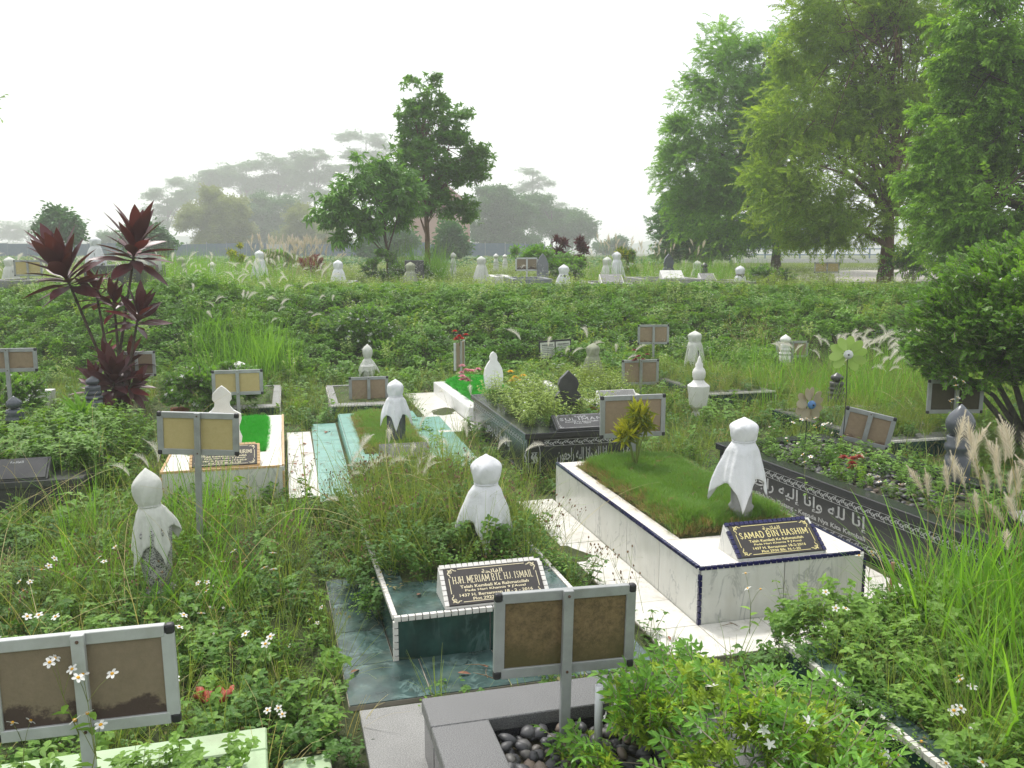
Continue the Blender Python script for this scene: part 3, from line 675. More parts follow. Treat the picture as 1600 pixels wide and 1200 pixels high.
def arch(m, cx, y0, y1, w, z, mi, t=.006):
    P = [(cx - w / 2, y0), (cx - w / 2, y0 + (y1 - y0) * .62)]
    P += [(cx - w / 2 * math.cos(a), y0 + (y1 - y0) * (.62 + .38 * math.sin(a) ** .8)) for a in [PI * i / 12 for i in range(1, 12)]]
    P += [(cx + w / 2, y0 + (y1 - y0) * .62), (cx + w / 2, y0)]
    m.ribbon(P, t, z, mi)
def plaque(g, u, v, z, w, d, h, lines, face, letter, side, trim=None, title=None, orn=True, tw=.02):
    """wedge with a sloping face; u,v its near-left corner; d depth, h rise"""
    p = bpy.data.objects.new('plaque', None); COL.objects.link(p); p.parent = g; p.location = (u, v, z)
    MB().prism([(0, 0), (d * 1.25, 0), (d, h), (0, .012)], 0, w).build('wedge', side, p, rot=(0, 0, rd(90)), loc=(w, 0, 0), bevel=.002)
    sl = math.hypot(d, h - .012); an = math.atan2(h - .012, d)
    rot = (an, 0, 0)
    MB().box(tw * .9, w - tw * .9, .004, sl - tw * .9, 0, .012).build('face_slab', face, p, loc=(0, 0, .012), rot=rot, bevel=.002)
    m = MB(); zz = .0128; i0, i1 = tw + w * .035, w - tw - w * .035; j0, j1 = sl * .07, sl - tw - sl * .03
    hh = j1 - j0; s = hh * .24
    if orn:
        for (x, y, sx, sy) in ((i0, j0, 1, 1), (i1, j0, -1, 1), (i0, j1, 1, -1), (i1, j1, -1, -1)): scroll(m, x, y, sx, sy, s, zz, 0)
        t = hh * .018
        for y in (j0, j1): m.ribbon([(i0 + s * 1.15, y), (i1 - s * 1.15, y)], t, zz, 0)
        for x in (i0, i1): m.ribbon([(x, j0 + s * 1.1), (x, j1 - s * 1.1)], t, zz, 0)
    cx = w / 2; rel = j0 + hh * .82
    put_text(m, AR_FATIHA, cx - w * .1, cx + w * .1, j0 + hh * .80, j0 + hh * .93, zz, 0, .01)
    if title: slab(m, title, cx - w * .385, cx + w * .385, j0 + hh * .56, j0 + hh * .77, zz, 0)
    n = len(lines)
    for i, (s_, ww) in enumerate(lines):
        y = j0 + hh * (.50 - .125 * (i + 1) + .03) ; put_text(m, s_, cx - w * ww / 2, cx + w * ww / 2, y, y + hh * .088, zz, 0, .018)
    m.build('lettering', letter, p, loc=(0, 0, .012), rot=rot)
    if trim:
        tm = MB().box(-.014, .014, -tw * .46, tw * .46, -.004, .012).mesh('trim_tile', trim)
        pitch = .033; fr = Matrix.Rotation(an, 4, 'X')
        def put(x, y, r):
            q = fr @ Vector((x, y, 0)); o = inst('trim_tile', tm, p, (q.x, q.y, q.z + .013), (fr @ Matrix.Rotation(r, 4, 'Z')).to_euler())
        for i in range(int((w - .01) / pitch)): put(.02 + i * pitch, sl - tw * .4, 0)
        for i in range(int((sl - .03) / pitch)):
            put(tw * .4, .018 + i * pitch, PI / 2); put(w - tw * .4, .018 + i * pitch, PI / 2)
    return p

# ------------------------------------------------------------------ graves
YAW = 15.0
def grave(label, x, y, yaw=YAW, z=0.0, group='tiled grave kerbs in rows'):
    return thing('grave', label, 'grave', (x, y, z), yaw, group)
def box_grave(g, W, Ld, H, mats, kerb=.15, front=.55, back=.2, trim=None, tile=.6, trimy=True, soil=.05, tilegap=.006, faces=('front', 'left'), top=None, tr=.02, floor=M['ground']):
    side, joint = mats; top = top or side
    c = MB().box(.012, W - .012, .012, Ld - .012, -.05, H - .02); c.build('core', joint, g)
    # deck: four slabs round the planting bed
    dk = [(0, W, 0, front), (0, W, Ld - back, Ld), (0, kerb, front, Ld - back), (W - kerb, W, front, Ld - back)]
    e = tr * .85 if trim else 0
    for (a, b_, c_, d_) in dk:
        a2 = a + (e if a == 0 else .002); b2 = b_ - (e if b_ == W else .002); c2 = c_ + (e if c_ == 0 else .002); d2 = d_ - (e if d_ == Ld else .002)
        nx = max(1, round((b2 - a2) / tile)); ny = max(1, round((d2 - c2) / tile))
        for i in range(nx):
            for j in range(ny):
                MB().box(a2 + (b2 - a2) * i / nx + tilegap / 2, a2 + (b2 - a2) * (i + 1) / nx - tilegap / 2, c2 + (d2 - c2) * j / ny + tilegap / 2, c2 + (d2 - c2) * (j + 1) / ny - tilegap / 2, H - .02, H).build('deck_tile', top, g, bevel=.0015)
    n = max(1, round(W / tile)); 
    if 'front' in faces:
        for i in range(n): MB().box(W * i / n + tilegap / 2 + (tr * .5 if i == 0 and trim else 0), W * (i + 1) / n - tilegap / 2 - (tr * .5 if i == n - 1 and trim else 0), 0, .012, 0, H - tr * .6).build('side_tile', side, g, bevel=.001)
    n = max(1, round(Ld / tile))
    for s in ('left', 'right'):
        if s in faces:
            for i in range(n): MB().box(0 if s == 'left' else W - .012, .012 if s == 'left' else W, Ld * i / n + tilegap / 2 + .014, Ld * (i + 1) / n - tilegap / 2 + (.014 if i < n - 1 else 0), 0, H - tr * .6).build('side_tile', side, g, bevel=.001)
    MB().box(kerb, W - kerb, front, Ld - back, H - .0205, H - .016).build('bed_soil', floor, g)
    if trim:
        pitch = .039; tm = MB().box(-.0165, .0165, -tr / 2, tr / 2, -tr / 2, tr / 2).mesh('trim_tile', trim)
        k = 0
        for i in range(int(W / pitch)): inst('trim_tile', tm, g, (pitch * (i + .5) + rng.uniform(-.001, .001), tr * .35, H - tr * .35), (rng.uniform(-.06, .06), 0, rng.uniform(-.03, .03)))
        if trimy:
            for i in range(int(Ld / pitch)): inst('trim_tile', tm, g, (tr * .35, .03 + pitch * (i + .5), H - tr * .35), (rng.uniform(-.03, .03), 0, PI / 2 + rng.uniform(-.03, .03)))
            for i in range(int(Ld / pitch)): inst('trim_tile', tm, g, (W - tr * .35, .03 + pitch * (i + .5), H - tr * .35), (0, 0, PI / 2))
        for X in (tr * .35, W - tr * .35):
            for i in range(int((H - .03) / pitch)): inst('trim_tile', tm, g, (X, tr * .35, .02 + pitch * (i + .4)), (0, PI / 2, rng.uniform(-.04, .04)))
def W2(g, u, v, z=0.0):
    a = g.rotation_euler[2]; return Vector((g.location.x + u * math.cos(a) - v * math.sin(a), g.location.y + u * math.sin(a) + v * math.cos(a), g.location.z + z))
def turf(g, name, label, u0, u1, v0, v1, z, hump, n, temps, seed, wts, scale=(.7, 1.3), parent_mat=None, edge=.12):
    """mown mound of turf on a bed"""
    nu, nv = 14, 30; vs = []; 
    def hz_(a, b_): 
        e = min(a, 1 - a) * (u1 - u0) / edge; e2 = min(b_, 1 - b_) * (v1 - v0) / edge; q = min(1, e) * min(1, e2)
        return hump * (q ** .45) * (1 + .12 * math.sin(a * 9 + b_ * 4) + .08 * math.sin(b_ * 17))
    for j in range(nv + 1):
        for i in range(nu + 1):
            a, b_ = i / nu, j / nv; wob = .02 * math.sin(b_ * 23) ; vs.append((u0 + (u1 - u0) * a + wob * (1 - 2 * a), v0 + (v1 - v0) * b_, z - .005 + hz_(a, b_) + .006 * math.sin(a * 31 + b_ * 13) * math.sin(b_ * 47)))
    fs = [(j * (nu + 1) + i, j * (nu + 1) + i + 1, (j + 1) * (nu + 1) + i + 1, (j + 1) * (nu + 1) + i) for j in range(nv) for i in range(nu)]
    m = MB(); m.add(vs, fs); m.build('soil_mound', parent_mat or M['ground'], g, smooth=True)
    r = np.random.RandomState(seed); A = r.uniform(0, 1, n); B = r.uniform(0, 1, n)
    Z = np.array([z + hz_(a, b_) for a, b_ in zip(A, B)]); P = np.array([W2(g, u0 + (u1 - u0) * a, v0 + (v1 - v0) * b_, zz)[:] for a, b_, zz in zip(A, B, Z)])
    edge_ = np.minimum(np.minimum(A, 1 - A) * (u1 - u0), np.minimum(B, 1 - B) * (v1 - v0))
    w = np.array(wts, float) / sum(wts); tid = r.choice(len(temps), n, p=w)
    if len(temps) > 1: tid = np.where((wave(A * 3, B * 9, 1.6) > .62) & (r.uniform(size=n) < .5), 1, tid); tid = np.where((edge_ < .07) & (r.uniform(size=n) < .6), 1, tid)
    rot = np.stack([r.normal(0, .2, n), r.normal(0, .2, n), r.uniform(0, 6.28, n)], 1)
    scatter(name, P, rot, r.uniform(*scale, n), tid, temps, label=label, cat='grass')

# ---- tall white marble grave with navy mosaic edging
gS = grave('white marble grave with navy mosaic edging and a mown grass mound', 1.10, 4.955, 15.2)
foot(1.10, 4.955, 15.2, -.36, 1.65, -.42, 2.9)
box_grave(gS, 1.13, 2.72, .37, (M['marble'], M['grout']), .13, .52, .16, M['navy'], top=M['marble_top'], faces=('front', 'left', 'right'))
plaque(gS, .27, .035, .37, .60, .20, .17, [('Telah Kembali Ke Rahmatullah', .62), ('Pada Hari Khamis 9 J\'Awal', .54), ('1437 H. Bersamaan 18-2-2016', .60), ('Plot 2930 Blk. N-1-20', .44)], M['plaque'], M['gold'], M['marble'], M['navy'], 'SAMAD BIN HASHIM', tw=.026)
turf(gS, 'turf', 'mown green turf mound on the navy-edged white grave', .15, 1.0, .56, 2.52, .355, .09, 4600, TTURF, 21, (.93, .07))
def path(label, x, y, yaw, rects, mat, tile, z=.02, gap=.006, grout=None):
    g = thing('tiled_path', None, None, (x, y, 0), yaw); g['kind'] = 'structure'; g['label'] = label
    for (u0, u1, v0, v1) in rects:
        nx = max(1, round((u1 - u0) / tile)); ny = max(1, round((v1 - v0) / tile))
        MB().box(u0, u1, v0, v1, -.08, z - .005).build('mortar_bed', grout or M['grout'], g)
        for i in range(nx):
            for j in range(ny):
                MB().box(u0 + (u1 - u0) * i / nx + gap / 2, u0 + (u1 - u0) * (i + 1) / nx - gap / 2, v0 + (v1 - v0) * j / ny + gap / 2, v0 + (v1 - v0) * (j + 1) / ny - gap / 2, z - .02, z + rng.uniform(-.001, .001)).build('paving_tile', mat, g, bevel=.001)
        foot(x, y, yaw, u0, u1, v0, v1)
    return g
path('white tile path round the navy-edged marble grave', 1.10, 4.955, 15.2, [(-.34, -.002, -.4, 2.8), (-.002, 1.6, -.4, -.002), (1.132, 1.6, -.002, 2.8)], M['path'], .42)

# ---- dark green marble grave with white edging, overgrown
gM = grave('dark green marble grave with white mosaic edging, overgrown with weeds', -.63, 4.47, 15.5)
box_grave(gM, 1.06, 2.7, .27, (M['green_marble'], M['grout_white']), .13, .5, .16, M['white_trim'], top=M['green_path'], tr=.026)
plaque(gM, .285, .03, .27, .60, .21, .17, [('Telah Kembali Ke Rahmatullah', .66), ('Pada Hari Khamis 9 J\'Awal', .58), ('1437 H. Bersamaan 18 - 2 - 2016', .70), ('Plot 2922 Blk. N-1-20', .46)], M['plaque'], M['cream'], M['white_trim'], M['white_trim'], 'HJH. MERIAM BTE HJ. ISMAIL', tw=.026)
foot(-.63, 4.47, 15.5, 0, 1.06, 0, .42)
path('dark green marble path round the green marble grave', -.63, 4.47, 15.5, [(-.28, 1.35, -.42, -.003), (-.28, -.003, -.003, 1.3)], M['green_path'], .42, .03)

# ---- grey granite grave full of pebbles
gG = grave('low grey granite grave filled with dark pebbles', -.39, 3.56, 15)
foot(-.39, 3.56, 15, -.03, 1.25, -2, .02)
for (a, b_, c_, d_) in ((0, 1.2, -.24, 0), (0, .24, -2.2, -.243), (.96, 1.2, -2.2, -.243)):
    MB().box(a, b_, c_, d_, .24, .30).build('kerb_slab', M['granite'], gG, bevel=.004)
    MB().box(a + .01, b_ - .01, c_ + .003, d_ - .01, 0, .24).build('kerb_side', M['granite_side'], gG)
MB().box(.24, .96, -2.2, -.25, .0, .20).build('bed_gravel', M['soil'], gG)
def pebble_mesh(seed):
    r = random.Random(seed); m = MB(); n = 8; pr = [(.02, -1), (.72, -.72), (1, -.1), (.8, .6), (.35, .95), (.02, 1)]
    m.lathe([(a, b_ * r.uniform(.85, 1)) for a, b_ in pr], n)
    k = r.uniform(.6, .85); m.v = [(x * (1 + .18 * math.sin(3 * y + seed)), y * k, z * .5 + .08 * x * math.sin(seed)) for x, y, z in m.v]
    me = m.mesh('pebble', M['pebble'], True); return me
PEB = [pebble_mesh(i) for i in range(6)]
def pebbles(g, u0, u1, v0, v1, z, step, size, nmax, layers=2, mask=None):
    r = random.Random(5); k = 0; L_ = []
    for l in range(layers):
        v = v1 - step / 2
        while v > v0:
            u = u0 + step * r.uniform(.2, .7)
            while u < u1:
                if mask is None or mask(u, v): L_.append((u + r.uniform(-.3, .3) * step, v + r.uniform(-.3, .3) * step, z + l * size * .55 + r.uniform(0, size * .3)))
                u += step * (1.0 if l == 0 else 1.35)
            v -= step * (1.0 if l == 0 else 1.25)
    for (u, v, zz) in L_[:nmax]:
        s = size * r.uniform(.6, 1.15); inst('pebble', r.choice(PEB), g, (u, v, zz), (r.uniform(-.4, .4), r.uniform(-.4, .4), r.uniform(0, 6.28)), s)
pebbles(gG, .26, .94, -.9, -.27, .215, .062, .038, 290)
pp = thing('plastic_pipe', 'short white plastic pipe standing in the dark pebbles', 'pipe', W2(gG, .66, -.40, .2)[:], 15)
MB().lathe([(.0165, 0), (.0165, .27), (.0135, .272), (.0135, .2)], 20).build('pipe_tube', M['pvc'], pp, smooth=True)
g_ = thing('granite_slab', 'pale granite slab on the ground beside the grey granite grave', 'slab', (-.73, 3.94, 0), 15)
MB().box(0, .33, -.9, 0, .0, .035).build('slab_top', M['slab'], g_, bevel=.003)
foot(-.73, 3.94, 15, 0, .33, -.9, 0)

# ---- pale lime grave at the near left corner
gL = grave('pale lime painted grave with mosaic rim at the near left corner', -1.02, 3.42, 16)
foot(-1.02, 3.42, 16, -1.2, 0, -2, 0)
for (a, b_, c_, d_) in ((-1.2, 0, -.17, 0), (-.15, 0, -2, -.172), (-1.2, -1.05, -2, -.172)):
    MB().box(a, b_, c_, d_, 0, .25).build('kerb', M['lime'], gL, bevel=.006)
tm = MB().box(-.0165, .0165, -.011, .011, -.011, .011).mesh('trim_tile', M['lime'])
path('pale lime slab between the lime grave and the granite slab', -1.02, 3.42, 16, [(.06, .26, -.9, .1)], M['lime'], .5, .03)

# ---- grave with white edging at the near right
gT = grave('dark green grave with pale mosaic edging beside the jasmine bush', 1.31, 4.16, 14)
gT.location = (1.91, 2.06, 0)
box_grave(gT, 1.1, 2.2, .25, (M['green_marble'], M['grout_white']), .12, .05, .14, M['white_trim'], top=M['green_path'], tr=.028)
foot(1.91, 2.06, 14, 0, .12, 0, 2.2)

# ---- white grave with bright plastic turf (row behind)
gA = grave('white tiled grave with tan edging and bright plastic turf', -3.07, 7.50, 14.5)
foot(-3.07, 7.50, 14.5, 0, 1.06, 0, 2.6)
box_grave(gA, 1.05, 2.6, .30, (M['marble'], M['grout']), .17, .62, .1, M['tan_trim'], top=M['marble_top'], faces=('front', 'right'))
plaque(gA, .24, .03, .30, .60, .2, .17, [('Telah Kembali Ke Rahmatullah', .62), ('Pada Hari Rabu 9 J\'Awal', .58), ('1437 H. Bersamaan 17-2-2016', .62), ('Plot 2915 Blk. N-1-20', .46)], M['plaque'], M['cream'], M['tan_trim'], M['tan_trim'], 'HJH. ALBANIAH BT. JURIMI', tw=.026)
TPT = [tmpl('plastic_turf', t_grass(50, .035, .003, .05, .8, .5, 2), M['plastic_turf'])]
turf(gA, 'plastic_turf', 'bright green plastic turf inside the tan-edged white grave', .18, .87, .66, 2.48, .29, .012, 2600, TPT, 5, (1,), parent_mat=M['plastic_turf'], edge=.02)
path('white tile strip beside the tan-edged white grave', -3.07, 7.50, 14.5, [(1.08, 1.36, -.1, 2.9)], M['path'], .5)
# ---- pale teal grave
gE = grave('low pale teal tiled grave with a worn grass bed', -1.58, 8.52, 14)
foot(-1.58, 8.52, 14, 0, .95, .0, 2.7)
box_grave(gE, .98, 2.75, .14, (M['teal'], M['grout_white']), .16, .35, .1, M['white_trim'], tr=.016, trimy=False, faces=('front', 'left'))
turf(gE, 'turf', 'worn green turf on the pale teal grave', .17, .8, .38, 2.6, .13, .05, 1500, TTURF, 8, (.8, .2))
plaque(gE, .28, .0, .14, .5, .16, .14, [], M['granite'], M['silver'], M['granite'], None, None, orn=False)
path('pale teal tile strip along the teal grave', -1.58, 8.52, 14, [(-.34, -.03, -.9, 2.75), (1.02, 1.35, -.4, 2.9)], M['teal'], .5)
path('broad white tile path behind the teal grave', -.56, 11.3, 15, [(-.5, -.02, -.6, 2.5), (-.02, .9, -.45, -.02)], M['path'], .5)

# ---- black granite tomb with engraved bands
gB = grave('black granite tomb with silver engraved script and weeds on top', .13, 8.42, 15)
foot(.13, 8.42, 15, 0, 1.2, 0, 2.5)
def black_tomb(g, W, Ld, H, front=True):
    MB().box(.03, W - .03, .03, Ld - .03, 0, H - .06).build('body', M['black'], g, bevel=.003)
    for (a, b_, c_, d_) in ((0, W, 0, .3), (0, W, Ld - .14, Ld), (0, .15, .302, Ld - .142), (W - .15, W, .302, Ld - .142)):
        MB().box(a, b_, c_, d_, H - .06, H).build('cap_slab', M['black'], g, bevel=.006)
    MB().box(.02, W - .02, .02, Ld - .02, -.04, .03).build('plinth', M['black'], g)
black_tomb(gB, 1.2, 2.5, .45)
def engraving(g, Ld, H, side, latin=None, arabic=True, name='engraving'):
    m = MB(); z = .0012; b0 = .05; t1 = H - .07
    ornament_band(m, .2, Ld - .2, t1 - .07, t1 - .01, z, 0); 
    if latin: ornament_band(m, .04, Ld - .04, b0 - .01, b0 + .05, z, 0)
    for cx in (.1, Ld - .1): arch(m, cx, b0, t1 - .03, .12, z, 0); ornament_band(m, cx - .03, cx + .03, b0 + .1, b0 + .2, z, 0, .03)
    if latin:
        put_text(m, AR_INNA, Ld * .1, Ld * .62, b0 + .125, t1 - .085, z, 0, .012); put_text(m, latin, Ld * .1, Ld * .62, b0 + .062, b0 + .11, z, 0, .02)
    elif arabic: put_text(m, AR_INNA, Ld * .28, Ld * .72, b0 + .06, t1 - .1, z, 0, .012)
    if side == 'front': m.build(name, M['silver'], g, rot=(PI / 2, 0, 0), loc=(0, .03, 0))
    else: m.build(name, M['silver'], g, rot=(PI / 2, 0, -PI / 2), loc=(.03, Ld, 0))
engraving(gB, 1.2, .45, 'front'); engraving(gB, 2.5, .45, 'left')
plaque(gB, .33, .03, .45, .58, .2, .13, [('Kembali Ke Rahmatullah', .6), ('Pada Hari', .3)], M['blackflat'], M['silver'], M['black'], None, 'SULIMAN', orn=True)
# ---- long black tomb on the right with pebbles
gD = grave('long black granite tomb with silver script and a bed of dark pebbles', 2.93, 5.02, 19.5)
foot(2.93, 5.02, 19.5, -.02, 1.2, 0, 3.15)
black_tomb(gD, 1.2, 3.15, .46)
engraving(gD, 3.15, .46, 'left', 'Daripada Allah Kita Datang - Kepada Nya Kita Kembali')
MB().box(.16, 1.04, .31, 2.99, .3, .415).build('bed_gravel', M['soil'], gD)
pebbles(gD, .17, 1.0, 1.0, 3.0, .42, .078, .04, 300, 1)
plaque(gD, .3, .05, .46, .66, .24, .12, [('Telah Kembali Ke Rahmatullah', .6), ('Pada Hari Khamis', .5), ('1437 H. Bersamaan 2016', .55)], M['terrazzo'], M['silver'], M['black'], None, None, orn=True)
# ---- white grave with flowers (third row)
gW = grave('polished white grave with plastic turf, pink and yellow flowers', -.56, 11.3, 16)
foot(-.56, 11.3, 16, 0, 1.0, 0, 2.4)
box_grave(gW, 1.0, 2.4, .2, (M['white_clean'], M['grout_white']), .16, .4, .1, None, faces=('front', 'left'), tile=1.2)
turf(gW, 'plastic_turf', 'plastic turf mound on the polished white grave', .17, .83, .42, 2.28, .19, .1, 1800, TPT, 6, (1,), parent_mat=M['plastic_turf'])
plaque(gW, .3, .03, .2, .55, .14, .14, [('Telah Kembali Ke Rahmatullah', .7), ('Pada Hari Khamis', .5)], M['white_clean'], M['silver'], M['white_clean'], None, None, orn=False)
# ---- low green graves with white rims, third row left
gF = grave('small dark green grave with white rim behind the pale teal grave', -2.42, 11.6, 14)
box_grave(gF, .95, 1.9, .17, (M['green_marble'], M['grout_white']), .12, .2, .1, M['white_trim'], tr=.02, trimy=False, top=M['slab'], faces=('front',)); foot(-2.42, 11.6, 14, 0, .95, 0, 1.9)
gH = grave('low dark green grave with white rim behind the bright turf grave', -4.05, 11.35, 14)
box_grave(gH, 1.0, 2.0, .17, (M['green_marble'], M['grout_white']), .12, .2, .1, M['white_trim'], tr=.02, trimy=False, top=M['slab'], faces=('front',)); foot(-4.05, 11.35, 14, 0, 1.0, 0, 2.0)
# ---- left dark tomb and white kerb
gK = grave('black stone grave smothered in weeds at the left edge', -4.75, 7.1, 15)
foot(-4.75, 7.1, 15, 0, 1.1, 0, .5)
MB().box(.02, 1.08, .02, 2.58, 0, .22).build('body', M['blackflat'], gK, bevel=.004)
MB().box(0, 1.1, 0, .4, .22, .28).build('cap_slab', M['blackflat'], gK, bevel=.005)
for (a, b_) in ((0, .13), (.97, 1.1)): MB().box(a, b_, .402, 2.6, .22, .28).build('cap_slab', M['blackflat'], gK, bevel=.005)
plaque(gK, .3, .03, .28, .52, .18, .16, [], M['blackflat'], M['silver'], M['blackflat'], None, None, orn=False)
gN = grave('white painted grave with lawn behind the black posts', -7.35, 9.85, 4)
foot(-7.55, 10.35, 15, 0, 1.1, 0, 2.5)
for (a, b_, c_, d_) in ((0, 1.1, 0, .16), (0, 1.1, 2.2, 2.35), (0, .14, .162, 2.198), (.96, 1.1, .162, 2.198)): MB().box(a, b_, c_, d_, 0, .3).build('kerb', M['white_clean'], gN, bevel=.006)
turf(gN, 'turf', 'flat lawn inside the white painted grave at the left edge', .14, .96, .16, 2.2, .2, .06, 1400, TTURF, 18, (.9, .1))
# ---- graves on the right, third row
gP = grave('grey grave with a white rim behind the round shrub trunk', 3.9, 9.2, 15)
box_grave(gP, 1.3, 2.1, .2, (M['green_marble'], M['grout_white']), .14, .3, .14, M['white_trim'], tr=.024, trimy=False, top=M['granite'], faces=('front', 'left')); foot(3.9, 9.2, 15, 0, 1.3, 0, 2.1)
gQ = grave('low grey-green marble grave with pale rim behind the white urn post', 2.75, 12.3, 15)
box_grave(gQ, 1.1, 2.4, .22, (M['green_marble'], M['grout_white']), .14, .3, .14, M['white_trim'], tr=.024, trimy=False, top=M['granite'], faces=('front', 'left')); foot(2.75, 12.3, 15, 0, 1.1, 0, 2.4)
gR = grave('weedy white grave behind the black granite tomb', 1.0, 11.6, 15)
box_grave(gR, 1.0, 2.2, .2, (M['white_stone'], M['grout_white']), .14, .4, .14, None, faces=('front', 'left')); foot(1.0, 11.6, 15, 0, 1.0, 0, .4)
plaque(gR, .2, .03, .2, .55, .17, .14, [('Telah Kembali Ke Rahmatullah', .7), ('Pada Hari', .4)], M['slab'], M['silver'], M['white_stone'], None, None, orn=False)

# ------------------------------------------------------------------ headstones
def cloth(g, zt, zn, rh, rn, a, mat, seed=0, yaw=0.0, tie=True, flare=.55, lift=0.0, npl=9, point=1.0):
    """square cloth over a knob: tied at the neck, hanging with four points; zt top, zn neck, a half side"""
    m = MB(); n = 96; r = random.Random(seed); ph = [r.uniform(0, 6.28) for _ in range(6)]; hh = zt - zn; vs = []; rows = 0
    used = hh * .85 + rh * .3
    def crease(x): return 1 - 2 * abs(math.sin(x))          # sharp ridges, soft valleys
    for i in range(17):
        t = i / 16; zz = zt - hh * t
        base = rh * (min(1.0, t * 2.15) * (2 - min(1.0, t * 2.15))) ** 1.15 if t < .45 else rn + (rh - rn) * math.cos((t - .45) / .55 * PI / 2) ** .7
        base = max(base, .003)
        for k in range(n):
            th = 2 * PI * k / n; g1 = t ** 1.5
            fo = 1 + .07 * g1 * crease(npl * .5 * th + ph[0] + .6 * math.sin(th + 5 * t)) * (.6 + .4 * math.sin(2 * th + ph[1])) + .05 * math.sin(3 * th + ph[2] + 2 * t) * (1 - t * .5) + .035 * crease(4.5 * th + ph[5] + 3 * t) * t + .03 * crease(2 * th + ph[4] + 4 * t) * (t > 0)
            vs.append((base * fo * math.cos(th), base * fo * math.sin(th), zz))
        rows += 1
    for i in range(1, 19):
        t = i / 18
        for k in range(n):
            th = 2 * PI * k / n; q = th - rd(yaw) - PI / 4; dist = a / max(abs(math.cos(q)), abs(math.sin(q))) * point
            ln = max(.05, dist - used) * (1 + .06 * math.sin(th + ph[3])) * (1 + .2 * math.cos(th + 1.8)); side_ = abs(math.cos(th - .15))
            fl = flare * (.6 + .4 * side_ ** 1.3) * (1 + .16 * math.sin(3 * th + ph[4]))
            fold = .05 * crease(npl * .5 * th + ph[1] + .5 * t) + .03 * crease(npl * .9 * th + ph[2]); s = ln * t
            out = rn * (1 + .1 * (1 - abs(1 - 6 * min(t, 1 / 3)))) + s * fl * (1 - .42 * t) + (rn + s) * fold * min(1, t * 2.2) * .8
            zz = zn - s * math.sqrt(max(.12, 1 - (fl * .6) ** 2)) + lift * math.sin(th + ph[0]) * t
            vs.append((out * math.cos(th), out * math.sin(th), zz))
        rows += 1
    fs = [(i * n + k, (i + 1) * n + k, (i + 1) * n + (k + 1) % n, i * n + (k + 1) % n) for i in range(rows - 1) for k in range(n)]
    m.add(vs, fs); o = m.build('cloth', mat, g, smooth=True); s = o.modifiers.new('thick', 'SOLIDIFY'); s.thickness = .003
    if tie: MB().tube([(rn * 1.07 * math.cos(x), rn * 1.07 * math.sin(x), zn + .002 * math.sin(3 * x)) for x in [i * PI / 10 for i in range(21)]], .0045, 5).build('tie', mat, g, smooth=True)
    return o
def lathe_part(name, prof, mat, g, n=24, sq=0, smooth=True, rot=0, bev=0): return MB().lathe(prof, n, sq=sq).build(name, mat, g, smooth=smooth, rot=(0, 0, rot), bevel=bev)
KNOB = [(.01, .001), (.55, .05), (.92, .22), (1, .42), (.9, .58), (.55, .76), (.2, .9), (.02, 1)]
def knob(g, z, h, r, mat, name='finial'): return lathe_part(name, [(a * r, z + b_ * h) for a, b_ in KNOB], mat, g)
def stone_oct(g, h, r, mat, n=8):
    lathe_part('foot', [(r * .75, 0), (r * .95, .0), (r * .95, h * .12), (r * .6, h * .16)], mat, g, n, smooth=False)
    lathe_part('shaft', [(r * .58, h * .16), (r * .72, h * .24), (r, h * .86), (r * .9, h * .92), (r * .55, h)], mat, g, n, smooth=False)
def stone_round(g, h, r, mat, rings=3):
    pr = [(r, 0), (r, h * .55)]
    for i in range(rings): z = h * (.58 + .14 * i); pr += [(r * .86, z), (r * (1.06 - .1 * i), z + h * .03), (r * (1.06 - .1 * i), z + h * .08), (r * .82, z + h * .12)]
    lathe_part('shaft', pr + [(r * .6, h)], mat, g, 28)
def flat_stone(g, prof, th, mat, h, w):
    """outline given for the right half as (x share, z share)"""
    pts = [(x * w / 2, z * h) for x, z in prof]; pts = pts + [(-x, z) for x, z in reversed(pts) if x > 1e-4]
    return MB().prism(pts, -th / 2, th / 2).build('slab', mat, g, bevel=.004)
P_KEY = [(.5, 0), (.72, .0), (.78, .1), (.95, .16), (1, .24), (.86, .34), (.86, .4), (1, .5), (.98, .58), (.6, .64), (.42, .7), (.4, .76), (.52, .8), (.5, .88), (.25, .95), (0, 1)]
P_VASE = [(.55, 0), (.7, .0), (.95, .3), (1, .45), (.9, .6), (.62, .72), (.36, .8), (.4, .88), (.25, .96), (0, 1)]
P_SPADE = [(.75, 0), (.8, 0), (1, .25), (.95, .5), (.62, .6), (.78, .72), (.62, .84), (.3, .92), (0, 1)]
P_TULIP = [(.8, 0), (.85, 0), (1, .4), (.92, .7), (.55, .88), (0, 1)]
def headstone(label, loc, yaw=YAW, group='headstones'):
    return thing('headstone', label, 'headstone', loc[:], yaw, group)
def on(g, u, v, z): return W2(g, u, v, z)

